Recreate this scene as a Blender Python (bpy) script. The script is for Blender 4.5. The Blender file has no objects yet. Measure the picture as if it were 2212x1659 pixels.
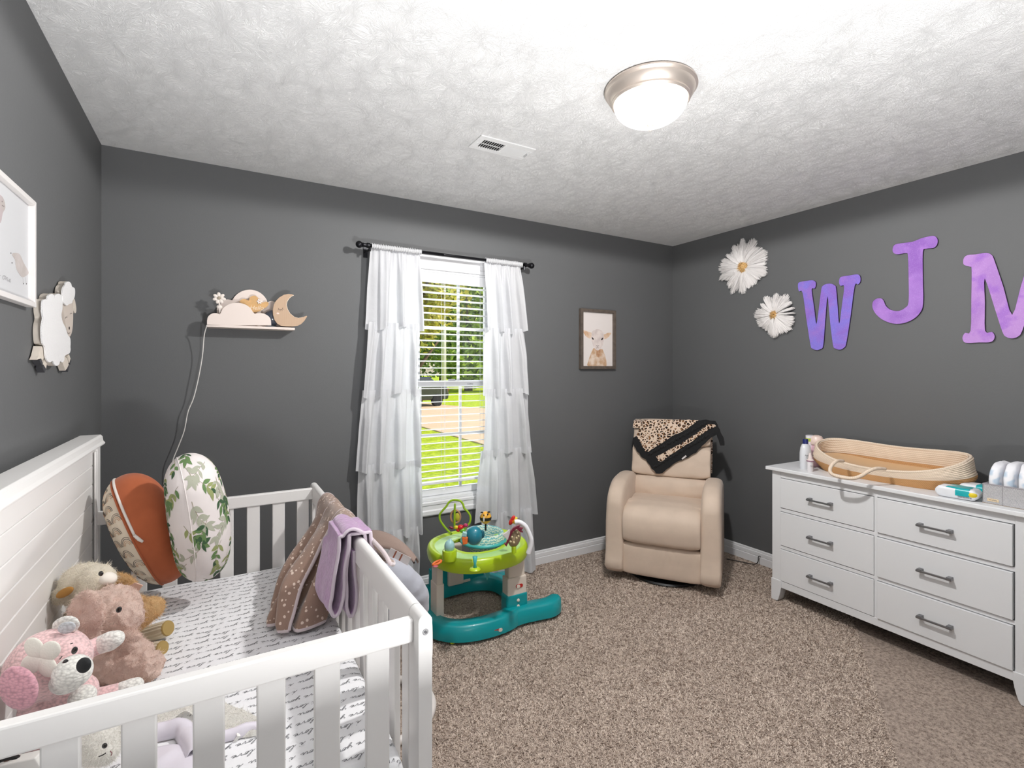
import bpy, bmesh, math, random
import numpy as np
from mathutils import Vector, Matrix, noise as mnoise
random.seed(7)
R = math.radians
PI = math.pi
SC = bpy.context.scene
COL = SC.collection

# ------------------------------------------------------------------ camera, light, exposure
CAMZ, FPX, YAW, CX, CY = 1.39, 1081.0, R(30.39), 1106.0, 798.0
cam_data = bpy.data.cameras.new('camera')
cam_data.sensor_width = 36
cam_data.lens = 36 * FPX / 2212
cam_data.shift_y = -(829.5 - CY) / 2212
cam_data.clip_start = 0.02
cam_data.clip_end = 400
cam = bpy.data.objects.new('camera', cam_data)
cam.location = (0, 0, CAMZ)
cam.rotation_euler = (R(90), 0, -YAW)
COL.objects.link(cam)
SC.camera = cam
SC.view_settings.view_transform = 'Standard'
SC.view_settings.look = 'None'
SC.view_settings.gamma = 1
SC.view_settings.use_curve_mapping = False
SC.view_settings.exposure = 0.0

world = bpy.data.worlds.new('world')
SC.world = world
world.use_nodes = True
wn = world.node_tree.nodes
wl = world.node_tree.links
sky = wn.new('ShaderNodeTexSky')
sky.sky_type = 'NISHITA'
sky.sun_disc = False
sky.sun_elevation = R(48)
sky.sun_rotation = R(120)
sky.air_density = 1.2
wl.new(sky.outputs[0], wn['Background'].inputs[0])
wn['Background'].inputs[1].default_value = 0.26

def light(name, kind, loc, energy, color=(1, 1, 1), rot=(0, 0, 0), **kw):
    d = bpy.data.lights.new(name, kind)
    d.energy = energy
    d.color = color
    for k, v in kw.items():
        setattr(d, k, v)
    o = bpy.data.objects.new(name, d)
    o.location = loc
    o.rotation_euler = rot
    COL.objects.link(o)
    return o
light('sun', 'SUN', (20, -10, 30), 3.6, (1, .95, .86), (R(42), R(12), R(38)), angle=R(0.6))
# area lamp added outside the window opening, standing in for sky daylight
light('window_daylight_fill', 'AREA', (1.25, 3.2, 1.3), 8, (.93, .96, 1), (R(-90), 0, 0), shape='RECTANGLE', size=.75, size_y=1.4)
LAMP = (1.385, 1.345, 2.360)
light('ceiling_lamp_bulb', 'SPOT', LAMP, 225, (1, .985, .965), shadow_soft_size=.045, spot_size=R(179), spot_blend=.06)
# unseen fill lamp added to light the ceiling, standing in for a bounced flash
light('ceiling_fill_lamp', 'AREA', (.60, .0, .72), 92, (1, 1, 1), (R(180), 0, 0), shape='DISK', size=.4)

# ------------------------------------------------------------------ helpers
CAM_A = np.array([math.sin(YAW), math.cos(YAW)])
CAM_R = np.array([math.cos(YAW), -math.sin(YAW)])
def ray(px, py):
    d = CAM_A + (px - CX) / FPX * CAM_R
    return Vector((d[0], d[1], -(py - CY) / FPX))
def onx(px, py, x):
    d = ray(px, py); return Vector((0, 0, CAMZ)) + d * (x / d.x)
def ony(px, py, y):
    d = ray(px, py); return Vector((0, 0, CAMZ)) + d * (y / d.y)
def onz(px, py, z):
    d = ray(px, py); return Vector((0, 0, CAMZ)) + d * ((z - CAMZ) / d.z)
def onplane(px, py, p0, n):
    d = ray(px, py); o = Vector((0, 0, CAMZ)); n = Vector(n)
    return o + d * ((Vector(p0) - o).dot(n) / d.dot(n))

def lin(c):
    if isinstance(c, str):
        c = tuple(int(c[i:i + 2], 16) for i in (0, 2, 4))
    return tuple((v / 255 / 12.92) if v / 255 <= .04045 else ((v / 255 + .055) / 1.055) ** 2.4 for v in c)

MATS = {}
def mat(name, color=(200, 200, 200), rough=.5, metal=0, spec=.5, bump=0, bscale=200, bdist=.002, var=0, vscale=30,
        emit=0, alpha=1, sheen=0, trans=0, coat=0, sss=0):
    """principled material with optional noise bump and noise colour variation (object coordinates)"""
    if name in MATS: return MATS[name]
    m = bpy.data.materials.new(name); m.use_nodes = True
    nt = m.node_tree; n = nt.nodes; l = nt.links
    b = n['Principled BSDF']
    c = lin(color)
    b.inputs['Base Color'].default_value = (*c, 1)
    b.inputs['Roughness'].default_value = rough
    b.inputs['Metallic'].default_value = metal
    b.inputs['Specular IOR Level'].default_value = spec
    b.inputs['Sheen Weight'].default_value = sheen
    b.inputs['Transmission Weight'].default_value = trans
    b.inputs['Coat Weight'].default_value = coat
    if emit:
        b.inputs['Emission Color'].default_value = (*c, 1)
        b.inputs['Emission Strength'].default_value = emit
    tc = n.new('ShaderNodeTexCoord')
    if var:
        t = n.new('ShaderNodeTexNoise'); t.inputs['Scale'].default_value = vscale; t.inputs['Detail'].default_value = 4
        l.new(tc.outputs['Object'], t.inputs['Vector'])
        r = n.new('ShaderNodeMapRange'); r.inputs[1].default_value = .3; r.inputs[2].default_value = .7
        r.inputs[3].default_value = 1 - var; r.inputs[4].default_value = 1 + var
        l.new(t.outputs[0], r.inputs[0])
        mx = n.new('ShaderNodeVectorMath'); mx.operation = 'SCALE'; mx.inputs[0].default_value = c
        l.new(r.outputs[0], mx.inputs['Scale']); l.new(mx.outputs[0], b.inputs['Base Color'])
    if bump:
        t = n.new('ShaderNodeTexNoise'); t.inputs['Scale'].default_value = bscale; t.inputs['Detail'].default_value = 5
        l.new(tc.outputs['Object'], t.inputs['Vector'])
        bp = n.new('ShaderNodeBump'); bp.inputs['Strength'].default_value = bump; bp.inputs['Distance'].default_value = bdist
        l.new(t.outputs[0], bp.inputs['Height']); l.new(bp.outputs[0], b.inputs['Normal'])
    MATS[name] = m
    return m

def fluff(name, c):
    """soft pile: diffuse and translucent strands"""
    if name in MATS: return MATS[name]
    t = NT(name, .95, .05); n = t.node('TexNoise', {'Vector': t.tc.outputs['Object'], 'Scale': 45., 'Detail': 3.})
    col = t.mix(t.step(n.outputs[0], .3, .7), tuple(int(x * .96) for x in c), c); t.color(col)
    tr = t.node('BsdfTranslucent'); t.l.new(col, tr.inputs[0])
    mx = t.node('MixShader', {0: .35}); t.l.new(t.b.outputs[0], mx.inputs[1]); t.l.new(tr.outputs[0], mx.inputs[2])
    t.l.new(mx.outputs[0], t.n['Material Output'].inputs[0])
    f = t.node('TexNoise', {'Vector': t.tc.outputs['Object'], 'Scale': 260., 'Detail': 4.}).outputs[0]; t.bump(f, .7, .004); return t.m
def lumpy(b, amp, fr):
    b.v = [tuple(Vector(v) + mnoise.noise_vector(Vector(v) * fr) * amp) for v in b.v]; return b
class NT:
    """tiny node-tree writer"""
    def __init__(s, name, rough=.6, spec=.4):
        s.m = bpy.data.materials.new(name); s.m.use_nodes = True
        s.n = s.m.node_tree.nodes; s.l = s.m.node_tree.links
        s.b = s.n['Principled BSDF']
        s.b.inputs['Roughness'].default_value = rough; s.b.inputs['Specular IOR Level'].default_value = spec
        s.tc = s.n.new('ShaderNodeTexCoord'); MATS[name] = s.m
    def node(s, t, ins=None, **kw):
        x = s.n.new('ShaderNode' + t)
        for k, v in kw.items(): setattr(x, k, v)
        for k, v in (ins or {}).items():
            i = x.inputs[k]
            if isinstance(v, bpy.types.NodeSocket): s.l.new(v, i)
            else: i.default_value = v
        return x
    def math(s, op, a, b=0.0, c=None):
        ins = {0: a, 1: b}
        if c is not None: ins[2] = c
        return s.node('Math', ins, operation=op).outputs[0]
    def mix(s, f, a, b):
        x = s.n.new('ShaderNodeMix'); x.data_type = 'RGBA'
        for i, v in ((0, f), (6, a), (7, b)):
            if isinstance(v, bpy.types.NodeSocket): s.l.new(v, x.inputs[i])
            elif i == 0: x.inputs[0].default_value = v
            else: x.inputs[i].default_value = (*lin(v), 1)
        return x.outputs[2]
    def step(s, v, lo, hi, a=0., b=1.):
        return s.node('MapRange', {0: v, 1: lo, 2: hi, 3: a, 4: b}).outputs[0]
    def color(s, sock): s.l.new(sock, s.b.inputs['Base Color'])
    def bump(s, h, strength=.5, dist=.002):
        x = s.node('Bump', {'Height': h, 'Strength': strength, 'Distance': dist})
        s.l.new(x.outputs[0], s.b.inputs['Normal'])

ROOTM = {}
def thing(name, label, cat, loc=(0, 0, 0), rotz=0, group=None):
    o = bpy.data.objects.new(name, None); COL.objects.link(o)
    o.empty_display_size = .05
    o.location = loc; o.rotation_euler = (0, 0, rotz)
    o['label'] = label; o['category'] = cat
    if group: o['group'] = group
    ROOTM[o.name] = Matrix.Translation(loc) @ Matrix.Rotation(rotz, 4, 'Z')
    return o
def tag(o, label, cat, group=None):
    o['label'] = label; o['category'] = cat
    if group: o['group'] = group
    return o
def struct(o):
    o['kind'] = 'structure'; return o

class MB:
    """mesh collector; build() links it as one mesh object. Verts are world coordinates unless local=True"""
    def __init__(s): s.v = []; s.f = []; s.m = []; s.mi = 0; s.uv = {}
    def add(s, vs, fs, M=None):
        o = len(s.v)
        if M is not None: vs = [M @ Vector(v) for v in vs]
        s.v.extend(tuple(v) for v in vs)
        s.f.extend(tuple(i + o for i in f) for f in fs)
        s.m.extend([s.mi] * len(fs)); return o
    def box(s, x0, x1, y0, y1, z0, z1, M=None):
        vs = [(x, y, z) for z in (z0, z1) for y in (y0, y1) for x in (x0, x1)]
        s.add(vs, [(0, 2, 3, 1), (4, 5, 7, 6), (0, 1, 5, 4), (2, 6, 7, 3), (0, 4, 6, 2), (1, 3, 7, 5)], M); return s
    def prism(s, pts, depth, M=None, z0=0):
        """outline in local xy extruded from z0 to z0+depth"""
        n = len(pts)
        a = sum(pts[i][0] * pts[(i + 1) % n][1] - pts[(i + 1) % n][0] * pts[i][1] for i in range(n))
        if a < 0: pts = pts[::-1]
        vs = [(p[0], p[1], z0) for p in pts] + [(p[0], p[1], z0 + depth) for p in pts]
        fs = [tuple(range(n))[::-1], tuple(range(n, 2 * n))] + [(i, (i + 1) % n, n + (i + 1) % n, n + i) for i in range(n)]
        s.add(vs, fs, M); return s
    def lathe(s, prof, n=24, M=None, a0=0, a1=2 * PI):
        full = abs(a1 - a0 - 2 * PI) < 1e-6; k = n if full else n + 1
        vs = []; fs = []; idx = []
        for r, z in prof:
            if r < 1e-7: idx.append([len(vs)] * k); vs.append((0, 0, z))
            else:
                idx.append(list(range(len(vs), len(vs) + k)))
                for i in range(k):
                    a = a0 + (a1 - a0) * i / n; vs.append((r * math.cos(a), r * math.sin(a), z))
        for j in range(len(prof) - 1):
            for i in range(n):
                i2 = (i + 1) % k if full else i + 1
                q = [idx[j][i], idx[j][i2], idx[j + 1][i2], idx[j + 1][i]]
                q2 = []
                for t in q:
                    if t not in q2: q2.append(t)
                if len(q2) > 2: fs.append(tuple(q2))
        s.add(vs, fs, M); return s
    def tube(s, pts, r, n=10, closed=False, caps=True, flat=1.0):
        pts = [Vector(p) for p in pts]; k = len(pts)
        rs = r if isinstance(r, (list, tuple)) else [r] * k
        vs = []; fs = []; up = None
        for i, p in enumerate(pts):
            if closed: t = pts[(i + 1) % k] - pts[i - 1]
            else: t = pts[min(i + 1, k - 1)] - pts[max(i - 1, 0)]
            t.normalize()
            if up is None:
                up = Vector((0, 0, 1)) if abs(t.z) < .9 else Vector((0, 1, 0))
            a = t.cross(up).normalized(); b = a.cross(t).normalized(); up = b
            for j in range(n):
                g = 2 * PI * j / n
                vs.append(p + (a * math.cos(g) * flat + b * math.sin(g)) * rs[i])
        m = k if closed else k - 1
        for i in range(m):
            for j in range(n):
                A = i * n; B = ((i + 1) % k) * n
                fs.append((A + j, A + (j + 1) % n, B + (j + 1) % n, B + j))
        if caps and not closed:
            fs.append(tuple(range(n))[::-1]); fs.append(tuple(range((k - 1) * n, k * n)))
        s.add(vs, fs); return s
    def ell(s, c, r, M=None, nu=20, nv=12):
        if not isinstance(r, (list, tuple)): r = (r, r, r)
        prof = [(math.sin(PI * j / nv), -math.cos(PI * j / nv)) for j in range(nv + 1)]
        prof[0] = (0, -1); prof[-1] = (0, 1)
        T = Matrix.Translation(c) @ (M.to_4x4() if M else Matrix.Identity(4)) @ Matrix.Diagonal((*r, 1))
        s.lathe(prof, nu, T); return s
    def grid(s, fn, nu, nv, closeu=False, closev=False):
        ku = nu if closeu else nu + 1; kv = nv if closev else nv + 1
        vs = [fn(i / nu, j / nv) for j in range(kv) for i in range(ku)]
        fs = []
        for j in range(nv):
            for i in range(nu):
                fs.append((j * ku + i, j * ku + (i + 1) % ku, ((j + 1) % kv) * ku + (i + 1) % ku, ((j + 1) % kv) * ku + i))
        s.add(vs, fs); return s
    def build(s, name, mats, parent=None, smooth=False, bevel=0, local=False, solid=0, sub=0, seg=2, autos=None, offset=-1):
        me = bpy.data.meshes.new(name)
        vs = s.v
        if parent is not None and not local:
            root = parent
            while root.parent: root = root.parent
            I = ROOTM.get(root.name, Matrix.Identity(4)).inverted()
            vs = [I @ Vector(v) for v in vs]
        me.from_pydata([tuple(v) for v in vs], [], s.f)
        if not isinstance(mats, (list, tuple)): mats = [mats]
        for m in mats: me.materials.append(m)
        me.polygons.foreach_set('material_index', s.m)
        if smooth: me.polygons.foreach_set('use_smooth', [True] * len(me.polygons))
        me.validate(); me.update()
        o = bpy.data.objects.new(name, me); COL.objects.link(o)
        if parent is not None: o.parent = parent
        if autos is not None:
            me.polygons.foreach_set('use_smooth', [True] * len(me.polygons))
            me.set_sharp_from_angle(angle=R(autos))
        if solid:
            d = o.modifiers.new('solid', 'SOLIDIFY'); d.thickness = solid; d.offset = offset
        if bevel:
            d = o.modifiers.new('bevel', 'BEVEL'); d.width = bevel; d.segments = seg; d.limit_method = 'ANGLE'; d.angle_limit = R(40)
            d.harden_normals = False
        if sub:
            d = o.modifiers.new('sub', 'SUBSURF'); d.levels = sub; d.render_levels = sub
        return o

def basis(o, x, y, z=None):
    x = Vector(x).normalized(); y = Vector(y).normalized(); z = x.cross(y).normalized() if z is None else Vector(z).normalized()
    M = Matrix((( x.x, y.x, z.x, o[0]), (x.y, y.y, z.y, o[1]), (x.z, y.z, z.z, o[2]), (0, 0, 0, 1)))
    return M
def catmull(pts, n=6, closed=False):
    pts = [Vector(p) if len(p) == 3 else Vector((p[0], p[1], 0)) for p in pts]; out = []; k = len(pts)
    rng = range(k) if closed else range(k - 1)
    for i in rng:
        if closed: p0, p1, p2, p3 = pts[i - 1], pts[i], pts[(i + 1) % k], pts[(i + 2) % k]
        else: p0, p1, p2, p3 = pts[max(i - 1, 0)], pts[i], pts[i + 1], pts[min(i + 2, k - 1)]
        for j in range(n):
            t = j / n
            out.append(.5 * ((2 * p1) + (p2 - p0) * t + (2 * p0 - 5 * p1 + 4 * p2 - p3) * t * t + (3 * p1 - p0 - 3 * p2 + p3) * t ** 3))
    if not closed: out.append(pts[-1])
    return out
def blob(parts, voxel=.006, smooth=4):
    """union of ellipsoids / tubes as one continuous skin -> MB. parts: list of callables or (c, r[, M])"""
    b = MB()
    for p in parts:
        if callable(p): p(b)
        else: b.ell(p[0], p[1], p[2] if len(p) > 2 else None)
    me = bpy.data.meshes.new('tmp'); me.from_pydata(b.v, [], b.f)
    o = bpy.data.objects.new('tmp', me); COL.objects.link(o)
    m = o.modifiers.new('r', 'REMESH'); m.mode = 'VOXEL'; m.voxel_size = voxel
    q = o.modifiers.new('s', 'SMOOTH'); q.iterations = smooth; q.factor = .6
    dg = bpy.context.evaluated_depsgraph_get(); dg.update()
    ev = o.evaluated_get(dg); em = ev.to_mesh()
    out = MB(); out.v = [tuple(v.co) for v in em.vertices]; out.f = [tuple(p.vertices) for p in em.polygons]
    out.m = [0] * len(out.f)
    ev.to_mesh_clear(); bpy.data.objects.remove(o); bpy.data.meshes.remove(me)
    return out
def fur(mb, n, length, width, curl=.4, droop=.3, seed=1, mi=None, keep=None, segs=2, clump=.0):
    """adds n small tapered pile strands over the faces already in mb"""
    rng = np.random.default_rng(seed)
    V = np.array(mb.v); tris = []
    for f in mb.f:
        for k in range(1, len(f) - 1): tris.append((f[0], f[k], f[k + 1]))
    T = np.array(tris); A, B, C = V[T[:, 0]], V[T[:, 1]], V[T[:, 2]]
    N = np.cross(B - A, C - A); ar = np.linalg.norm(N, axis=1); N = N / (ar[:, None] + 1e-12)
    idx = rng.choice(len(T), n, p=ar / ar.sum())
    u = rng.random(n); w = rng.random(n); s = u + w > 1; u[s] = 1 - u[s]; w[s] = 1 - w[s]
    P = A[idx] + (B - A)[idx] * u[:, None] + (C - A)[idx] * w[:, None]; Nn = N[idx]
    if keep is not None:
        k = np.array([keep(p) for p in P]); P = P[k]; Nn = Nn[k]; n = len(P)
    d = Nn + rng.normal(0, curl, (n, 3)); d[:, 2] -= droop; d /= np.linalg.norm(d, axis=1)[:, None]
    if clump:
        q = np.floor(P / clump); h = np.sin(q @ np.array([12.9898, 78.233, 37.719])) * 43758.5; h = h - np.floor(h)
        a = h * 2 * PI; d += .8 * np.stack([np.cos(a), np.sin(a), np.sin(a * 3)], 1); d /= np.linalg.norm(d, axis=1)[:, None]
    L = length * (.6 + .7 * rng.random(n))
    side = np.cross(d, rng.normal(0, 1, (n, 3))); side /= np.linalg.norm(side, axis=1)[:, None] + 1e-9
    P0 = P - Nn * length * .12
    bend = rng.normal(0, curl * .6, (n, 3))
    o = len(mb.v); rows = []
    for j in range(segs + 1):
        t = j / segs
        c = P0 + d * (L * t)[:, None] + bend * (L * t * t)[:, None]
        wd = width * (1 - .85 * t)
        rows.append(c - side * wd * .5); rows.append(c + side * wd * .5)
    VV = np.stack(rows, 1).reshape(-1, 3)
    mb.v.extend(map(tuple, VV.tolist()))
    k = 2 * (segs + 1)
    for i in range(n):
        b = o + i * k
        for j in range(segs):
            mb.f.append((b + 2 * j, b + 2 * j + 1, b + 2 * j + 3, b + 2 * j + 2))
    mb.m.extend([mb.mi if mi is None else mi] * (n * segs))
    return mb
def text_mb(s, size, depth=.0005, M=None, align='CENTER', shear=0):
    cu = bpy.data.curves.new('t', 'FONT'); cu.body = s; cu.size = size; cu.extrude = depth; cu.align_x = align; cu.align_y = 'CENTER'; cu.shear = shear
    o = bpy.data.objects.new('t', cu); COL.objects.link(o)
    dg = bpy.context.evaluated_depsgraph_get(); dg.update()
    me = bpy.data.meshes.new_from_object(o.evaluated_get(dg))
    b = MB(); b.add([v.co.copy() for v in me.vertices], [tuple(p.vertices) for p in me.polygons], M)
    bpy.data.objects.remove(o); bpy.data.meshes.remove(me); bpy.data.curves.remove(cu)
    return b
def ribbon(b, pts, w, nrm):
    """flat stroke of width w along pts, facing nrm (vector or function of point)"""
    pts = [Vector(p) for p in pts]; vs = []
    for i, p in enumerate(pts):
        t = (pts[min(i + 1, len(pts) - 1)] - pts[max(i - 1, 0)])
        n = nrm(p) if callable(nrm) else Vector(nrm)
        s = t.cross(n)
        if s.length < 1e-9: s = Vector((1, 0, 0))
        s = s.normalized() * w * .5
        vs += [p - s, p + s]
    b.add(vs, [(2 * i, 2 * i + 1, 2 * i + 3, 2 * i + 2) for i in range(len(pts) - 1)])
def ngon2(pts, cx=0, cy=0): return [(p[0] + cx, p[1] + cy) for p in pts]
def arc(cx, cy, r, a0, a1, n=10, ry=None):
    ry = r if ry is None else ry
    return [(cx + r * math.cos(R(a0 + (a1 - a0) * i / n)), cy + ry * math.sin(R(a0 + (a1 - a0) * i / n))) for i in range(n + 1)]
def ss(a, b, t):
    t = max(0, min(1, (t - a) / (b - a))); return t * t * (3 - 2 * t)
# ------------------------------------------------------------------ room shell
XL, XR, YB, YF, ZC = -.472, 3.342, 2.987, -.21, 2.44
WX0, WX1, WZ0, WZ1 = .868, 1.635, .557, 2.02     # window opening
white_paint = mat('white_trim_paint', (236, 236, 238), .35, bump=.05, bscale=60)
def wall_mat():
    t = NT('grey_wall_paint', .62, .35)
    n1 = t.node('TexNoise', {'Vector': t.tc.outputs['Object'], 'Scale': 160., 'Detail': 3.})
    n2 = t.node('TexNoise', {'Vector': t.tc.outputs['Object'], 'Scale': 2.2, 'Detail': 2.})
    t.color(t.mix(n2.outputs[0], (97, 98, 99), (101, 102, 103)))
    t.bump(n1.outputs[0], .25, .0012)
    return t.m
WALL = wall_mat()
def ceil_mat():
    t = NT('stomp_brush_ceiling', .8, .25)
    P = t.tc.outputs['Object']
    wob = t.node('TexNoise', {'Vector': P, 'Scale': 9., 'Detail': 2.})
    P2 = t.node('VectorMath', {0: P, 1: t.node('VectorMath', {0: wob.outputs['Color'], 'Scale': .09}, operation='SCALE').outputs[0]}, operation='ADD').outputs[0]
    hs = []
    for sc, off in ((6.2, 0.), (8.9, 5.3), (12.1, 11.7)):
        Q = t.node('VectorMath', {0: P2, 1: (off, off, 0)}, operation='ADD').outputs[0]
        vo = t.node('TexVoronoi', {'Vector': Q, 'Scale': sc}, voronoi_dimensions='2D')
        d = t.node('VectorMath', {0: Q, 1: vo.outputs['Position']}, operation='SUBTRACT').outputs[0]
        sx = t.node('SeparateXYZ', {0: d})
        ang = t.math('ARCTAN2', sx.outputs[1], sx.outputs[0])
        rad = t.node('VectorMath', {0: d}, operation='LENGTH').outputs['Value']
        cv = t.node('CombineXYZ', {0: t.math('MULTIPLY', ang, 5.5), 1: t.math('MULTIPLY', rad, 16.), 2: t.node('SeparateColor', {0: vo.outputs['Color']}).outputs[0]})
        nz = t.node('TexNoise', {'Vector': cv.outputs[0], 'Scale': 2.3, 'Detail': 2., 'Roughness': .55})
        rid = t.math('ABSOLUTE', t.math('SUBTRACT', nz.outputs[0], .5))
        hs.append(t.step(rid, .0, .045, 1., 0.))
    h = t.math('MAXIMUM', hs[0], t.math('MAXIMUM', hs[1], hs[2]))
    fine = t.node('TexNoise', {'Vector': P, 'Scale': 90., 'Detail': 4.}).outputs[0]
    t.b.inputs['Base Color'].default_value = (*lin((244, 244, 244)), 1)
    t.bump(t.math('ADD', t.math('MULTIPLY', h, .9), t.math('MULTIPLY', fine, .25)), .62, .0030)
    return t.m
def carpet_mat():
    t = NT('taupe_carpet', .95, .1)
    P = t.tc.outputs['Object']
    a = t.node('TexNoise', {'Vector': P, 'Scale': 75., 'Detail': 4., 'Roughness': .7})
    b = t.node('TexNoise', {'Vector': P, 'Scale': 4., 'Detail': 3.})
    g = t.node('TexNoise', {'Vector': P, 'Scale': 300., 'Detail': 2.})
    c1 = t.mix(t.step(a.outputs[0], .34, .62), (118, 101, 90), (205, 186, 172))
    c2 = t.mix(t.math('MULTIPLY', t.step(b.outputs[0], .4, .65), .22), c1, (150, 134, 124))
    t.color(t.mix(t.math('MULTIPLY', t.step(g.outputs[0], .35, .65), .35), c2, (214, 198, 186)))
    t.bump(t.math('ADD', a.outputs[0], t.math('MULTIPLY', g.outputs[0], .4)), .8, .01)
    return t.m
CARPET = carpet_mat()
T = .11
floor = struct(MB().box(XL - T, XR + T, YF - T, YB + T, -.06, -.004).build('floor', CARPET))
def pile():
    rng = np.random.default_rng(4); n = 330000
    x = rng.uniform(.25, XR, n); y = rng.uniform(.55, YB, n)
    k = (y > .62 * x - .45) & (y > .75); x = x[k]; y = y[k]; n = len(x)
    # yarn tufts lean together in small clumps
    cell = .011; q = np.stack([np.floor(x / cell), np.floor(y / cell)], 1)
    h1 = np.modf(np.abs(np.sin(q @ np.array([12.9898, 78.233])) * 43758.5))[0]; h2 = np.modf(np.abs(np.sin(q @ np.array([39.346, 11.135])) * 24634.6))[0]
    a = h1 * 2 * PI + rng.normal(0, .9, n); lean = .35 + .75 * h2 + rng.normal(0, .15, n)
    L = .0085 * (.75 + .5 * rng.random(n)); w = .0027
    d = np.stack([np.cos(a) * np.sin(lean), np.sin(a) * np.sin(lean), np.cos(lean)], 1)
    b2 = a + rng.normal(0, 1.0, n); d2 = np.stack([np.cos(b2) * .8, np.sin(b2) * .8, np.full(n, .25)], 1)
    sd = np.stack([-np.sin(a), np.cos(a), rng.normal(0, .3, n)], 1); sd /= np.linalg.norm(sd, axis=1)[:, None]
    P0 = np.stack([x, y, np.full(n, -.005)], 1); P1 = P0 + d * (L * .75)[:, None]; P2 = P1 + d2 * (L * .45)[:, None]
    V = np.stack([P0 - sd * w * .5, P0 + sd * w * .5, P1 - sd * w * .55, P1 + sd * w * .55, P2 - sd * w * .3, P2 + sd * w * .3], 1)
    V[:, :, 0] = np.clip(V[:, :, 0], XL, XR - .001); V[:, :, 1] = np.clip(V[:, :, 1], YF, YB - .001)
    V = V.reshape(-1, 3).astype(np.float32); base = np.arange(n)[:, None] * 6
    F = np.concatenate([base + np.array([0, 1, 3, 2]), base + np.array([2, 3, 5, 4])], 1).reshape(-1).astype(np.int32)
    me = bpy.data.meshes.new('pile'); me.vertices.add(len(V)); me.vertices.foreach_set('co', V.ravel())
    nf = 2 * n; me.loops.add(nf * 4); me.loops.foreach_set('vertex_index', F); me.polygons.add(nf)
    me.polygons.foreach_set('loop_start', np.arange(nf, dtype=np.int32) * 4)
    me.polygons.foreach_set('loop_total', np.full(nf, 4, dtype=np.int32)); me.update(calc_edges=True)
    me.materials.append(PILE); o = bpy.data.objects.new('carpet_pile', me); COL.objects.link(o); o.parent = floor; o['kind'] = 'stuff'; o['label'] = 'taupe carpet pile'
def pile_mat():
    t = NT('carpet_yarn', .95, .05); P = t.tc.outputs['Object']
    a = t.node('TexNoise', {'Vector': P, 'Scale': 130., 'Detail': 2.}).outputs[0]; b = t.node('TexNoise', {'Vector': P, 'Scale': 3., 'Detail': 3.}).outputs[0]
    c = t.mix(t.step(a, .36, .64), (184, 166, 152), (238, 222, 208)); t.color(t.mix(t.math('MULTIPLY', t.step(b, .35, .65), .25), c, (180, 160, 144))); return t.m
PILE = pile_mat(); pile()
struct(MB().box(XL - T, XR + T, YF - T, YB + T, ZC, ZC + .1).build('ceiling', ceil_mat()))
struct(MB().box(XL - T, XL, YF - T, YB + T, 0, ZC).build('wall_left', WALL))
struct(MB().box(XR, XR + T, YF - T, YB + T, 0, ZC).build('wall_right', WALL))
b = MB()
b.box(XL, WX0, YB, YB + T, 0, ZC).box(WX1, XR, YB, YB + T, 0, ZC).box(WX0, WX1, YB, YB + T, 0, WZ0).box(WX0, WX1, YB, YB + T, WZ1, ZC)
struct(b.build('wall_back', WALL))
# wall behind the camera
b = MB().box(XL, XR, YF - T, YF, 0, ZC)
struct(b.build('wall_front', WALL))

def trim(name, p0, p1, prof, nrm, up=(0, 0, 1), mt=white_paint):
    """moulding: profile (out, up) swept from p0 to p1"""
    p0, p1, nrm, up = Vector(p0), Vector(p1), Vector(nrm), Vector(up)
    b = MB(); n = len(prof)
    vs = [p + nrm * a + up * c for p in (p0, p1) for a, c in prof]
    fs = [(i, (i + 1) % n, n + (i + 1) % n, n + i) for i in range(n)] + [tuple(range(n)), tuple(range(n, 2 * n))[::-1]]
    b.add(vs, fs)
    return b
BBP = [(0, 0), (.014, 0), (.014, .048), (.010, .052), (.013, .056), (.012, .078), (.007, .083), (.009, .086), (.007, .094), (0, .097)]
struct(trim('b', (XL, YB, 0), (XR, YB, 0), BBP, (0, -1, 0)).build('baseboard_back', white_paint, autos=30))
struct(trim('b', (XL, YF, 0), (XL, YB, 0), BBP, (1, 0, 0)).build('baseboard_left', white_paint, autos=30))
struct(trim('b', (XR, YF, 0), (XR, YB, 0), BBP, (-1, 0, 0)).build('baseboard_right', white_paint, autos=30))

# ------------------------------------------------------------------ window
vinyl = mat('white_vinyl', (240, 241, 243), .3)
win = thing('window_1', 'white double hung window with grilles in the grey back wall', 'window', ((WX0 + WX1) / 2, YB, WZ0))
win['kind'] = 'structure'
b = MB(); CW = .088
CP = [(0, 0), (.012, 0), (.017, .006), (.017, .02), (.011, .026), (.013, .05), (.019, .058), (.019, .08), (.014, CW), (0, CW)]
def casing(p0, p1, up, ext):
    # mitred length of moulding around the opening
    d = (Vector(p1) - Vector(p0)).normalized(); n = Vector((0, -1, 0)); up = Vector(up); k = len(CP)
    vs = [Vector(p0) + n * a + up * c - d * c for a, c in CP] + [Vector(p1) + n * a + up * c + d * c for a, c in CP]
    b.add(vs, [(i, (i + 1) % k, k + (i + 1) % k, k + i) for i in range(k)] + [tuple(range(k)), tuple(range(k, 2 * k))[::-1]])
casing((WX0, YB, WZ1), (WX1, YB, WZ1), (0, 0, 1), 1); casing((WX0, YB, WZ0), (WX1, YB, WZ0), (0, 0, -1), 1)
casing((WX0, YB, WZ0), (WX0, YB, WZ1), (-1, 0, 0), 1); casing((WX1, YB, WZ0), (WX1, YB, WZ1), (1, 0, 0), 1)
b.build('casing', white_paint, win, autos=30)
b = MB()
y0, y1 = YB, YB + T + .02
b.box(WX0, WX0 + .015, y0, y1, WZ0, WZ1).box(WX1 - .015, WX1, y0, y1, WZ0, WZ1)
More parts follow.
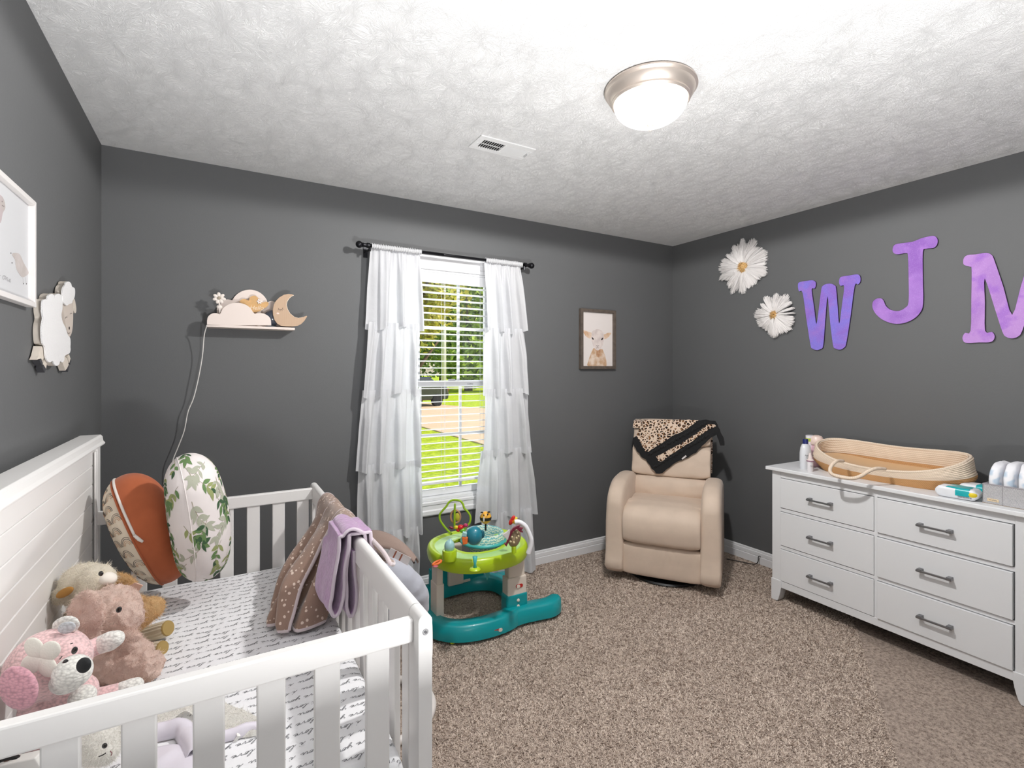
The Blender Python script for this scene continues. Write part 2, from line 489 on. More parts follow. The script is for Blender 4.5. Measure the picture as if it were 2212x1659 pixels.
b.box(WX0, WX1, y0, y1, WZ0, WZ0 + .018).box(WX0, WX1, y0, y1, WZ1 - .015, WZ1)
b.build('jamb', vinyl, win, bevel=.002)
def sash(yc, z0, z1, name):
    b = MB(); x0, x1 = WX0 + .015, WX1 - .015; w = .038
    b.box(x0, x0 + w, yc - .014, yc + .014, z0, z1).box(x1 - w, x1, yc - .014, yc + .014, z0, z1)
    b.box(x0 + w, x1 - w, yc - .014, yc + .014, z0, z0 + w * 1.1).box(x0 + w, x1 - w, yc - .014, yc + .014, z1 - w * .9, z1)
    o = b.build(name, vinyl, win, bevel=.003)
    g = MB(); m = .008
    for xx in (1.108, 1.388): g.box(xx - m, xx + m, yc - .006, yc + .006, z0 + w, z1 - w)
    zz = (z0 + z1) / 2 + .02
    g.box(x0 + w, x1 - w, yc - .0055, yc + .0055, zz - m, zz + m)
    g.build('grille', vinyl, o)
    q = MB().box(x0 + w - .005, x1 - w + .005, yc - .002, yc + .002, z0 + w, z1 - w)
    q.build('pane', GLASS, o)
    return o
def glass():
    m = bpy.data.materials.new('window_glass'); m.use_nodes = True; n = m.node_tree.nodes; l = m.node_tree.links
    n.remove(n['Principled BSDF']); o = n['Material Output']
    t = n.new('ShaderNodeBsdfTransparent'); g = n.new('ShaderNodeBsdfGlossy'); g.inputs['Roughness'].default_value = .02
    f = n.new('ShaderNodeFresnel'); f.inputs[0].default_value = 1.45
    mx = n.new('ShaderNodeMixShader'); l.new(f.outputs[0], mx.inputs[0]); l.new(t.outputs[0], mx.inputs[1]); l.new(g.outputs[0], mx.inputs[2]); l.new(mx.outputs[0], o.inputs[0])
    return m
GLASS = glass()
s1 = sash(YB + .062, WZ0 + .02, 1.315, 'lower_sash')
s2 = sash(YB + .095, 1.275, WZ1 - .015, 'upper_sash')
MB().box(1.30, 1.345, YB + .04, YB + .06, 1.317, 1.327).build('sash_lock', mat('lock_grey', (150, 150, 155), .4), s1, bevel=.002)
text_mb('Craftline', .012, .0003, basis((1.455, YB + .0475, 1.293), (1, 0, 0), (0, 0, 1))).build('logo', mat('print_grey', (90, 92, 98), .6), s1)

# blinds
bl = thing('window_blind', 'white horizontal slat blind lowered inside the window', 'blind', (1.25, YB + .025, 2.0))
slat_m = mat('blind_white', (243, 243, 245), .35)
MB().box(WX0 + .018, WX1 - .018, YB + .004, YB + .045, 1.965, 2.004).build('headrail', slat_m, bl, bevel=.003)
MB().box(WX0 + .018, WX1 - .018, YB + .0, YB + .006, 1.94, 2.004).build('valance', slat_m, bl, bevel=.002)
z = 1.925; k = 0
b = MB(); c = 0
while z > .665:
    b = MB()
    prof = [(-.0225, .0), (-.011, .0022), (0, .003), (.011, .0022), (.0225, 0), (.0225, -.0022), (.011, 0), (0, .0008), (-.011, 0), (-.0225, -.0022)]
    x0, x1 = WX0 + .022, WX1 - .022; yc = YB + .026; ti = R(-4); n = len(prof)
    vs = [(x, yc + a * math.cos(ti), z + cc + a * math.sin(ti)) for x in (x0, x1) for a, cc in prof]
    b.add(vs, [(i, (i + 1) % n, n + (i + 1) % n, n + i) for i in range(n)] + [tuple(range(n))[::-1], tuple(range(n, 2 * n))])
    b.build('slat', slat_m, bl, autos=40)
    z -= .0438; k += 1
MB().box(WX0 + .022, WX1 - .022, YB + .004, YB + .048, z + .004, z + .02).build('bottom_rail', slat_m, bl, bevel=.003)
for xx in (.97, 1.25, 1.53):
    b = MB()
    for yy in (YB + .003, YB + .050): b.tube([(xx, yy, z + .01), (xx, yy, 1.97)], .0009, 5)
    b.tube([(xx + .006, YB + .003, z + .01), (xx + .006, YB + .003, 1.97)], .0007, 5)
    b.build('ladder_cord', slat_m, bl)
b = MB().tube(catmull([(1.25, YB - .002, z + .01), (1.252, YB - .006, z - .02), (1.24, YB - .01, z - .035), (1.225, YB - .012, z - .03)], 5), .0012, 5)
b.tube(catmull([(1.25, YB - .004, z - .01), (1.262, YB - .008, z - .035), (1.27, YB - .01, z - .045)], 5), .0012, 5)
b.build('cord_end', slat_m, bl)

# curtain rod
black = mat('black_metal', (28, 28, 32), .35, metal=.6)
rod = thing('curtain_rod', 'black curtain rod with ball finials above the window', 'curtain rod', (1.27, YB, 2.10))
RY, RZ = 2.885, 2.099
MB().tube([(.735, RY, RZ), (1.80, RY, RZ)], .0085, 12).tube([(.735, RY, RZ), (1.2, RY, RZ)], .0100, 12).build('rod', black, rod, smooth=True)
for xx, sg in ((.735, -1), (1.80, 1)):
    M = basis((xx, RY, RZ), (0, 1, 0), (0, 0, 1), (sg, 0, 0)) if sg > 0 else basis((xx, RY, RZ), (0, 0, 1), (0, 1, 0), (-1, 0, 0))
    pr = [(0, -.012), (.015, -.012), (.015, .004), (.0105, .008), (.011, .024), (.0145, .026), (.0085, .031)]
    pr += [(.020 * math.sin(a), .047 - .020 * math.cos(a)) for a in [R(25 + 15.5 * i) for i in range(11)]]
    pr[-1] = (0, .067)
    MB().lathe(pr, 20, M).build('finial', black, rod, autos=35)
    b = MB().tube([(xx - sg * .012, RY, RZ - .02), (xx - sg * .012, YB - .004, RZ - .02)], .006, 8).box(xx - sg * .012 - .012, xx - sg * .012 + .012, YB - .006, YB, RZ - .05, RZ + .015)
    b.tube([(xx - sg * .012, RY, RZ - .012), (xx - sg * .012, RY, RZ - .032)], .007, 8)
    b.build('bracket', black, rod, autos=35)

# curtains
def sheer():
    m = bpy.data.materials.new('white_sheer_cotton'); m.use_nodes = True; n = m.node_tree.nodes; l = m.node_tree.links
    p = n['Principled BSDF']; p.inputs['Base Color'].default_value = (*lin((228, 228, 230)), 1); p.inputs['Roughness'].default_value = .9
    p.inputs['Specular IOR Level'].default_value = .1
    t = n.new('ShaderNodeBsdfTranslucent'); t.inputs[0].default_value = (*lin((240, 243, 248)), 1)
    mx = n.new('ShaderNodeMixShader'); mx.inputs[0].default_value = .32
    tc = n.new('ShaderNodeTexCoord'); ns = n.new('ShaderNodeTexNoise'); ns.inputs['Scale'].default_value = 22; ns.inputs['Detail'].default_value = 5
    l.new(tc.outputs['Object'], ns.inputs['Vector'])
    bp = n.new('ShaderNodeBump'); bp.inputs['Strength'].default_value = .35; bp.inputs['Distance'].default_value = .01
    l.new(ns.outputs[0], bp.inputs['Height']); l.new(bp.outputs[0], p.inputs['Normal']); l.new(bp.outputs[0], t.inputs['Normal'])
    l.new(p.outputs[0], mx.inputs[1]); l.new(t.outputs[0], mx.inputs[2])
    l.new(mx.outputs[0], n['Material Output'].inputs[0])
    return m
SHEER = sheer()
def curtain(label, tiers, x0t, x1t, seed):
    """tiers: (z_top, z_bottom, xl_top, xr_top, xl_bot, xr_bot)"""
    t = thing('curtain', label, 'curtain', ((x0t + x1t) / 2, 2.9, 0), group=None)
    rng = random.Random(seed)
    b = MB()   # rod pocket
    nf = 13
    def pk(u, v):
        x = x0t + u * (x1t - x0t); a = v * 2 * PI
        rr = .0135 + .0025 * math.sin(u * nf * 2 * PI * 1.7 + 1)
        return (x, RY + rr * math.cos(a), RZ + rr * math.sin(a) * 1.05 + .002 * math.sin(u * nf * 9))
    b.grid(pk, 110, 12, closev=True)
    b.build('rod_pocket', SHEER, t, smooth=True)
    for i, (zt, zb, a0, a1, b0, b1) in enumerate(tiers):
        ph = [rng.uniform(0, 6.28) for _ in range(6)]; k1 = rng.choice([2.6, 3.1, 3.5]); k2 = rng.choice([5.3, 6.1, 6.7])
        ragged = [rng.uniform(-.012, .012) for _ in range(6)]
        def fn(u, v):
            uu = u + .03 * math.sin(u * 9 + ph[0])
            xl = a0 + (b0 - a0) * v; xr = a1 + (b1 - a1) * v
            x = xl + (xr - xl) * u
            amp = .008 + .026 * ss(0, .5, v)
            top = math.sin(uu * 2 * PI * 11 + ph[3]) * .004 * (1 - ss(0, .45, v))
            f = math.sin(uu * 2 * PI * k1 + ph[1]); f = math.copysign(abs(f) ** .35, f)
            g = math.sin(uu * 2 * PI * k2 + ph[2] + v * .6)
            y = 2.905 + .01 * (i % 2) * 0 - amp * (.78 * f + .16 * g) + top - .012 * v
            x += .010 * math.cos(uu * 2 * PI * k1 + ph[1]) * v
            j = min(int(u * 5.999), 5)
            zz = zt + (zb - zt) * v + v * v * (ragged[j] * .4 + .012 * math.sin(u * 7 + ph[4]))
            y += mnoise.noise(Vector((x * 16, zz * 9, i))) * .004
            return (x, min(y, 2.962), zz)
        b = MB(); b.grid(fn, 120, 22)
        b.build('tier' if i else 'top_tier', SHEER, t, smooth=True)
    return t
LT = [(2.095, 1.632, .757, 1.053, .737, 1.062), (1.665, 1.236, .745, 1.056, .700, 1.050), (1.27, .80, .712, 1.052, .668, 1.062),
      (.84, .405, .690, 1.06, .688, 1.068), (.44, .03, .735, 1.05, .76, 1.04)]
RT = [(2.095, 1.638, 1.49, 1.765, 1.492, 1.815), (1.665, 1.225, 1.50, 1.80, 1.497, 1.831), (1.26, .826, 1.50, 1.825, 1.468, 1.856),
      (.86, .40, 1.47, 1.845, 1.44, 1.88), (.44, .012, 1.47, 1.87, 1.45, 1.905)]
curtain('white tiered ruffle curtain left of the window, next to the crib', LT, .757, 1.055, 3)
curtain('white tiered ruffle curtain right of the window, behind the baby walker', RT, 1.492, 1.768, 8)

# ------------------------------------------------------------------ ceiling vent and lamp
vm = mat('vent_white', (232, 232, 232), .4)
v = thing('ceiling_vent', 'white metal register vent on the ceiling', 'vent', (1.158, 2.063, ZC))
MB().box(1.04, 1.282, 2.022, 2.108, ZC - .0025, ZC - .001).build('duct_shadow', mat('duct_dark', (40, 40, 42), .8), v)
b = MB(); x0, x1, y0, y1, zz = 1.013, 1.303, 1.995, 2.131, ZC - .007
b.box(x0, x1, y0, 2.027, zz, ZC).box(x0, x1, 2.103, y1, zz, ZC).box(x0, 1.045, 2.027, 2.103, zz, ZC).box(1.275, x1, 2.027, 2.103, zz, ZC).box(1.155, 1.165, 2.027, 2.103, zz, ZC)
b.build('frame', vm, v, bevel=.002)
for h, (xa, xb) in enumerate(((1.047, 1.154), (1.166, 1.273))):
    b = MB(); n = 9 if h == 0 else 13
    for i in range(n):
        x = xa + (xb - xa) * (i + .5) / n
        M = Matrix.Translation((x, 2.065, ZC - .006)) @ Matrix.Rotation(R(-38 if h == 0 else 40), 4, 'Y')
        b.box(-.005, .005, -.038, .038, -.0005, .0005, M)
    if h == 0: b.box(xa, xb, 2.062, 2.068, ZC - .006, ZC - .004)
    b.build('louver', vm, v)
MB().box(1.283, 1.286, 2.04, 2.075, ZC - .02, ZC - .006).build('lever', vm, v, bevel=.001)
b = MB()
for x in (1.029, 1.289): b.ell((x, 2.065, ZC - .0075), (.004, .004, .0015), nu=8, nv=6)
b.build('screw', mat('screw_grey', (190, 190, 190), .3, metal=.7), v)

lx, ly = 1.385, 1.345
la = thing('ceiling_light', 'round flush mount ceiling light with frosted dome and brushed nickel ring', 'ceiling light', (lx, ly, ZC))
nick = mat('brushed_nickel', (214, 202, 192), .42, metal=.75, bump=.05, bscale=400)
pr = [(.0, -.002), (.158, -.002), (.166, -.006), (.168, -.013), (.163, -.019), (.160, -.021), (.157, -.030), (.146, -.047), (.142, -.050), (.143, -.056), (.137, -.062), (.131, -.062), (.128, -.055), (.0, -.050)]
MB().lathe(pr, 64, Matrix.Translation((lx, ly, ZC))).build('ring', nick, la, autos=30)
pr = [(.133 * math.cos(a), -.058 - .082 * math.sin(a)) for a in [R(90) * i / 14 for i in range(15)]]; pr[-1] = (0, -.140)
def dome_mat():
    m = bpy.data.materials.new('lit_frosted_glass'); m.use_nodes = True; n = m.node_tree.nodes; l = m.node_tree.links
    n.remove(n['Principled BSDF'])
    e = n.new('ShaderNodeEmission'); e.inputs[0].default_value = (1, .97, .93, 1); e.inputs[1].default_value = 10.0
    t = n.new('ShaderNodeBsdfTransparent'); mx = n.new('ShaderNodeMixShader'); mx.inputs[0].default_value = .5
    l.new(t.outputs[0], mx.inputs[1]); l.new(e.outputs[0], mx.inputs[2]); l.new(mx.outputs[0], n['Material Output'].inputs[0])
    return m
MB().lathe(pr, 48, Matrix.Translation((lx, ly, ZC))).build('dome', dome_mat(), la, smooth=True)
pr = [(0, -.136), (.014, -.138), (.013, -.143), (.006, -.147), (.004, -.153), (.006, -.157), (.0055, -.162), (0, -.166)]
MB().lathe(pr, 16, Matrix.Translation((lx, ly, ZC))).build('finial', mat('finial_white', (226, 214, 204), .3), la, smooth=True)

# ------------------------------------------------------------------ outside
GZ = -.5
def grass_mat():
    t = NT('lawn_grass', .9, .1); P = t.tc.outputs['Object']
    a = t.node('TexNoise', {'Vector': P, 'Scale': 9., 'Detail': 8., 'Roughness': .75}).outputs[0]
    b = t.node('TexNoise', {'Vector': P, 'Scale': .8, 'Detail': 3.}).outputs[0]
    c = t.mix(t.step(a, .35, .65), (120, 148, 26), (232, 240, 62)); t.color(t.mix(t.math('MULTIPLY', b, .35), c, (176, 200, 60))); t.bump(a, .8, .05)
    return t.m
b = MB(); b.add([(-40, 3.4, GZ), (90, 3.4, GZ), (90, 140, GZ), (-40, 140, GZ)], [(0, 1, 2, 3)])
tag(b.build('lawn', grass_mat(), solid=.2), 'bright green lawn outside the window', 'lawn')
dr = [onz(x, y, GZ + .03) for x, y in ((915, 922), (977, 940), (1038, 957), (1120, 985), (1180, 900), (1046, 882), (955, 874), (900, 868), (840, 862), (820, 905))]
b = MB(); n = len(dr); b.add([(p.x, p.y, GZ + .03) for p in dr] + [(p.x, p.y, GZ + .002) for p in dr], [tuple(range(n))] + [(i, n + i, n + (i + 1) % n, (i + 1) % n) for i in range(n)])
tag(b.build('driveway', mat('tan_concrete', (228, 192, 150), .9, var=.08, vscale=3)), 'tan concrete driveway crossing the lawn outside', 'driveway')
tire = mat('car_rubber', (20, 20, 22), .8); paint = mat('car_paint', (38, 40, 46), .25, coat=.5)
cp = onz(925, 878, GZ); car = thing('parked_car', 'dark car parked on the driveway outside the window', 'car', (cp.x - 1.2, cp.y, GZ), R(18))
L = [(-2.1, .35), (-2.1, .85), (-1.9, 1.0), (-1.3, 1.08), (-.8, 1.5), (.9, 1.52), (1.5, 1.1), (2.05, .98), (2.15, .6), (2.1, .35)]
MB().prism(L, 1.7, basis((0, .85, 0), (1, 0, 0), (0, 0, 1))).build('body', paint, car, local=True, bevel=.08, seg=3)
g = mat('car_glass', (60, 72, 84), .1)
MB().prism([(-1.1, 1.1), (-.75, 1.42), (.8, 1.44), (1.25, 1.1)], 1.74, basis((0, .87, 0), (1, 0, 0), (0, 0, 1))).build('side_window', g, car, local=True)
MB().prism([(1.50, 1.14), (.98, 1.46), (.96, 1.44), (1.46, 1.12)], 1.4, basis((0, .70, 0), (1, 0, 0), (0, 0, 1))).build('rear_window', g, car, local=True)
for sx in (-1.35, 1.35):
    for sy in (-.8, .8):
        M = Matrix.Translation((sx, sy, .33)) @ Matrix.Rotation(R(90), 4, 'X')
        MB().lathe([(0, -.1), (.2, -.1), (.3, -.1), (.33, -.07), (.33, .07), (.3, .1), (.2, .1), (0, .1)], 24, M).build('wheel', tire, car, local=True, autos=30)
for sy in (-.6, .6): MB().box(2.08, 2.17, sy - .15, sy + .15, .75, .9).build('tail_light', mat('tail_red', (150, 20, 18), .3), car, local=True)

def leaf_mat(name, c1, c2):
    t = NT(name, .7, .2)
    a = t.node('TexNoise', {'Vector': t.tc.outputs['Object'], 'Scale': 1.6, 'Detail': 4.}).outputs[0]
    t.color(t.mix(t.step(a, .35, .65), c1, c2)); return t.m
bark = mat('bark', (96, 78, 62), .9, var=.2, vscale=9)
def tree(px, Z, h, rx, lm, label, n=5200, leaf=.30, low=.06):
    d = ray(px, CY); p = Vector((d.x, d.y, 0)) * Z; rng = random.Random(int(px) + int(Z))
    t = thing('shade_tree', label, 'tree', (p.x, p.y, GZ), group='trees across the lawn')
    b = MB().tube([(0, 0, 0), (.05, 0, h * .25), (-.1, .1, h * .6)], [h * .035, h * .028, h * .012], 10)
    for i in range(6):
        a = i * 1.05; b.tube([(0, 0, h * (.25 + .05 * i)), (math.cos(a) * rx * .5, math.sin(a) * rx * .5, h * (.45 + .07 * i))], [h * .012, h * .004], 6)
    b.build('trunk', bark, t, local=True, smooth=True)
    b = MB(); cl = [(rng.uniform(-.6, .6) * rx, rng.uniform(-.6, .6) * rx, h * rng.uniform(low + .12, .84), rng.uniform(.3, .5) * rx) for _ in range(20)]
    vs = []; fs = []
    for i in range(n):
        c = rng.choice(cl); u = Vector((rng.gauss(0, 1), rng.gauss(0, 1), rng.gauss(0, 1))).normalized() * c[3] * rng.uniform(.6, 1.05)
        q = Vector(c[:3]) + u; a = Vector((rng.gauss(0, 1), rng.gauss(0, 1), rng.gauss(0, .6))).normalized() * leaf; e = a.cross(Vector((rng.gauss(0, 1), rng.gauss(0, 1), rng.gauss(0, 1)))).normalized() * leaf * .6
        k = len(vs); vs += [q - a, q - e, q + a, q + e]; fs.append((k, k + 1, k + 2, k + 3))
    b.add(vs, fs); b.build('foliage', lm, t, local=True)
g1 = leaf_mat('leaves_green', (84, 112, 40), (190, 208, 96)); g2 = leaf_mat('leaves_dark', (74, 100, 50), (160, 184, 96)); g3 = leaf_mat('leaves_yellow', (140, 140, 50), (226, 214, 110))
tree(1012, 44, 11, 5.5, g1, 'wide green shade tree straight behind the window centre')
tree(900, 60, 13, 7, g2, 'dark green shade tree far left behind the parked car')
tree(1090, 62, 14, 8, g2, 'dark green shade tree behind the right curtain edge')
tree(955, 75, 14, 8, g2, 'tall dark tree in the gap between the nearer trees')
tree(884, 15, 6.2, 1.9, g3, 'small yellow green tree nearest the window on the left', 3600, .10, .36)
d_ = ray(959, CY); p = Vector((d_.x, d_.y, 0)) * 36
pc = thing('utility_pole', 'pale slim utility pole standing across the driveway', 'pole', (p.x, p.y, GZ))
mcream = mat('cream_pole', (214, 206, 190), .7)
MB().tube([(0, 0, 0), (0, 0, 5), (0, 0, 9)], [.17, .16, .13], 12).build('shaft', mcream, pc, local=True, smooth=True)
MB().box(-.9, .9, -.06, .06, 8.3, 8.45).build('crossarm', mcream, pc, local=True)
# ------------------------------------------------------------------ crib
cw = mat('crib_white', (238, 236, 234), .38, bump=.04, bscale=40)
crib = thing('crib', 'white wooden crib with slatted sides and tall shiplap headboard along the left wall', 'crib', (0, 1.7, 0))
def side_prof(zb, zt, w):   # rounded-top board section in (x, z)
    r = w / 2
    return [(-r, zb), (r, zb)] + [(r * math.cos(R(a)), zt - r + r * math.sin(R(a))) for a in range(0, 181, 20)]
Mx = lambda y: basis((.3755, y, 0), (1, 0, 0), (0, 0, 1), (0, 1, 0))
def yprism(prof, y0, y1, x): 
    b = MB(); n = len(prof)
    b.add([(x + p[0], y, p[1]) for y in (y0, y1) for p in prof], [tuple(range(n)), tuple(range(n, 2 * n))[::-1]] + [(i, n + i, n + (i + 1) % n, (i + 1) % n) for i in range(n)])
    return b
yprism(side_prof(.802, .874, .031), 1.062, 2.372, .3755).build('top_rail', cw, crib, autos=35)
for y0, y1 in ((1.0, 1.0605), (2.3735, 2.43)):
    p = yprism(side_prof(0, .874, .031), y0, y1, .3755).build('post', cw, crib, autos=35, bevel=.0015)
    if y0 == 1.0:
        m2 = mat('crib_cap', (205, 205, 206), .4)
        Mc = basis((.3755, y0 - .0008, .838), (1, 0, 0), (0, 0, 1), (0, -1, 0))
        MB().lathe([(.0035, 0), (.0040, .0006), (.0064, .0006), (.0068, 0)], 24, Mc).build('cap_ring', mat('cap_grey', (150, 150, 152), .5), p, smooth=True)
        MB().lathe([(0, .0012), (.0022, .0012), (.0028, 0)], 16, Mc).build('cap_screw', mat('cap_dark', (96, 96, 100), .4), p, smooth=True)
MB().box(.362, .389, 1.06, 2.374, .20, .25).build('bottom_rail', cw, crib, bevel=.004)
n = 13
for i in range(n):
    yc = 1.062 + (2.372 - 1.062) * (i + .5) / n
    MB().box(.368, .383, yc - .0235, yc + .0235, .245, .806).build('slat', cw, crib, bevel=.003)
for yc, zt, nm in ((1.0425, .855, 'near'), (2.3775, .862, 'far')):
    MB().box(-.40, .361, yc - .0125, yc + .0125, zt - .049, zt).build('end_rail', cw, crib, bevel=.004)
    MB().box(-.40, .361, yc - .0125, yc + .0125, .20, .25).build('bottom_rail', cw, crib, bevel=.004)
    for i in range(7):
        x = -.3145 + i * .1 if nm == 'near' else -.262 + i * .0972
        MB().box(x - .0245, x + .0245, yc - .007, yc + .006, .245, zt - .046).build('slat', cw, crib, bevel=.003)
# headboard
b = MB().box(-.445, -.385, 1.0, 1.06, 0, 1.105).box(-.445, -.385, 2.362, 2.42, 0, 1.105)
MB().box(-.445, -.385, 1.0, 1.055, 0, 1.108).build('post', cw, crib, bevel=.003)
MB().box(-.445, -.385, 2.365, 2.42, 0, 1.108).build('post', cw, crib, bevel=.003)
MB().box(-.392, -.386, 2.348, 2.366, .3, 1.09).box(-.392, -.386, 1.054, 1.07, .3, 1.09).build('panel_bead', cw, crib, bevel=.002)
b = MB()
prof = [(-.452, 1.106), (-.374, 1.106), (-.372, 1.112), (-.378, 1.120), (-.380, 1.136), (-.386, 1.143), (-.446, 1.143), (-.452, 1.136)]
yprism([(p[0], p[1]) for p in prof], .99, 2.43, 0).build('headboard_cap', cw, crib, bevel=.0015)
k = 0; z = 1.105
while z > .33:
    z2 = z - .068
    MB().box(-.43, -.397, 1.052, 2.368, z2 + .0012, z).build('headboard_plank', cw, crib, bevel=.0022, seg=1); z = z2
MB().box(-.437, -.428, 1.05, 2.37, .3, 1.10).build('headboard_backer', cw, crib)
MB().box(-.39, .36, 1.06, 2.36, .395, .41).build('mattress_support', cw, crib)

# ------------------------------------------------------------------ mattress with fitted sheet
MX0, MX1, MY0, MY1, MZ = -.378, .352, 1.062, 2.360, .552
def mat_h(x, y):
    ex = max(0, abs(x - (MX0 + MX1) / 2) / ((MX1 - MX0) / 2)); ey = max(0, abs(y - (MY0 + MY1) / 2) / ((MY1 - MY0) / 2))
    dx = (1 - ex) * (MX1 - MX0) / 2; dy = (1 - ey) * (MY1 - MY0) / 2; r = .035
    z = MZ
    for d in (dx, dy):
        if d < r: z -= r - math.sqrt(max(0, r * r - (r - d) ** 2))
    z += .0035 * mnoise.noise(Vector((x * 6, y * 4, 1))) + .0022 * mnoise.noise(Vector((x * 20 + y * 9, y * 7, 4)))
    return z
sheet_m = mat('white_sheet', (236, 236, 238), .85, spec=.2, bump=.3, bscale=25, bdist=.004)
mt = thing('crib_mattress', 'crib mattress under a white fitted sheet printed with black cursive writing', 'mattress', (0, 1.71, .411))
b = MB(); NX, NY = 90, 150; top = []
vs = [(MX0 + (MX1 - MX0) * i / NX, MY0 + (MY1 - MY0) * j / NY) for j in range(NY + 1) for i in range(NX + 1)]
V = [(x, y, mat_h(x, y)) for x, y in vs]
F = [(j * (NX + 1) + i, j * (NX + 1) + i + 1, (j + 1) * (NX + 1) + i + 1, (j + 1) * (NX + 1) + i) for j in range(NY) for i in range(NX)]
edge = [i for i in range(NX + 1)] + [j * (NX + 1) + NX for j in range(1, NY + 1)] + [NY * (NX + 1) + i for i in range(NX - 1, -1, -1)] + [j * (NX + 1) for j in range(NY - 1, 0, -1)]
o = len(V); V += [(V[i][0], V[i][1], .425) for i in edge]; n = len(edge)
o2 = len(V); V += [((V[i][0] - (MX0 + MX1) / 2) * .97 + (MX0 + MX1) / 2, (V[i][1] - 1.711) * .98 + 1.711, .411) for i in edge]
F += [(edge[(k + 1) % n], edge[k], o + k, o + (k + 1) % n) for k in range(n)] + [(o + (k + 1) % n, o + k, o2 + k, o2 + (k + 1) % n) for k in range(n)] + [tuple(range(o2, o2 + n))]
b.add(V, F); sh = b.build('fitted_sheet', sheet_m, mt, smooth=True)
# cursive print
def word(pts): return pts
I_ = [(0, 0), (.35, .7), (.55, 1.0), (.5, .25), (.7, .0), (1.0, .25)]
LOVE = [(0, .1), (.5, 1.1), (.8, 2.0), (.62, 2.25), (.42, 1.7), (.40, .4), (.62, 0), (1.0, .3), (1.42, .98), (1.12, .85), (1.02, .3), (1.28, 0), (1.6, .35), (1.52, .92), (1.85, .82),
        (2.12, .95), (2.22, .25), (2.34, .0), (2.7, .85), (2.95, .72), (3.1, .35), (3.45, .62), (3.38, 1.0), (3.1, .7), (3.12, .15), (3.45, 0), (3.9, .35)]
YOU = [(0, .65), (.2, .98), (.3, .25), (.55, .05), (.9, .95), (.86, -.2), (.66, -1.1), (.4, -.95), (.75, -.1), (1.2, .35), (1.62, .98), (1.32, .85), (1.24, .3), (1.5, 0), (1.82, .35), (1.74, .92), (2.05, .82),
       (2.25, .95), (2.3, .2), (2.55, .02), (2.9, .92), (2.92, .25), (3.1, 0), (3.5, .35)]
b = MB(); rng = random.Random(5)
sy, sx = .0068, .0118; yy = 1.075; li = 0
while yy < 2.345:
    x = .345 + rng.uniform(0, .05) + (li % 3) * .035
    while x > -.40:
        for pts, wd in ((I_, 1.6), (LOVE, 4.5), (YOU, 4.4)):
            c = catmull([(p[0] + .30 * p[1], p[1]) for p in pts], 4)
            run = []
            for q in c:
                X = x - q.x * sx; Y = yy - q.y * sy + .002 * math.sin(X * 14 + li)
                if MX0 + .012 < X < MX1 - .004 and MY0 + .006 < Y < MY1 - .01: run.append((X, Y, mat_h(X, Y) + .0009))
                else:
                    if len(run) > 2: ribbon(b, run, .00095, (0, 0, 1))
                    run = []
            if len(run) > 2: ribbon(b, run, .00095, (0, 0, 1))
            if pts is I_:
                X = x - 1.05 * sx; Y = yy - 1.6 * sy
                if MX0 + .02 < X < MX1 - .01 and MY0 + .01 < Y < MY1 - .01: ribbon(b, [(X, Y, mat_h(X, Y) + .0009), (X - .0015, Y, mat_h(X, Y) + .0009)], .0014, (0, 0, 1))
            x -= wd * sx
    yy += .0335; li += 1
b.build('cursive_print', mat('sheet_ink', (70, 72, 78), .9), sh, solid=0)

# ------------------------------------------------------------------ nursing pillows
def pillow_surface(C, ax, fr, L, Rr, r, wid, arc_deg=115, tipf=.55):
    """C-shaped bolster. ax = long direction, fr = direction of the apex (towards viewer), wid = width direction"""
    ax, fr = Vector(ax).normalized(), Vector(fr).normalized(); sd = ax.cross(fr).normalized()
    def P(u, v, off=0.0):
        t = (v * 2 - 1); a = R(arc_deg) * t
        c = Vector(C) + ax * (L * math.sin(a)) + fr * (Rr * math.cos(a))
        T = (ax * (L * math.cos(a)) - fr * (Rr * math.sin(a))).normalized(); out = T.cross(sd).normalized()
        if out.dot(ax * math.sin(a) + fr * math.cos(a)) < 0: out = -out
        e = 1 - abs(t) ** 7 ; rr = max(.0, e) ** .5 * (1 - (1 - tipf) * abs(t) ** 1.6)
        g = 2 * PI * u
        w = math.cos(g); q = math.sin(g)
        return c + sd * (w * r * wid * rr * (1 + off)) + out * (q * r * rr * (1 + off))
    return P, sd
def build_pillow(P, b, nu=56, nv=90):
    b.grid(lambda u, v: P(u, .0 + v), nu, nv, closeu=True)
# orange pillow (left)
def cam_dir(p): 
    v = Vector((0, 0, CAMZ)) - Vector(p); return v.normalized()
PO = Vector((-.215, 2.235, .79))
axo = Vector((-.30, -.05, 1.0)).normalized()
Po, sdo = pillow_surface(PO, axo, (-.10, -1, .30), .178, .07, .088, 1.0, 100, .72)
rust = mat('rust_cotton', (178, 98, 64), .9, spec=.15, bump=.25, bscale=900, bdist=.0008, sheen=.2, var=.05, vscale=20)
rainb = mat('cream_cotton', (228, 214, 194), .9, spec=.15, bump=.2, bscale=700)
def pt(px, py, Z):
    return Vector((0, 0, CAMZ)) + ray(px, py) * Z
def pr_(rp, Z): return rp * Z / FPX

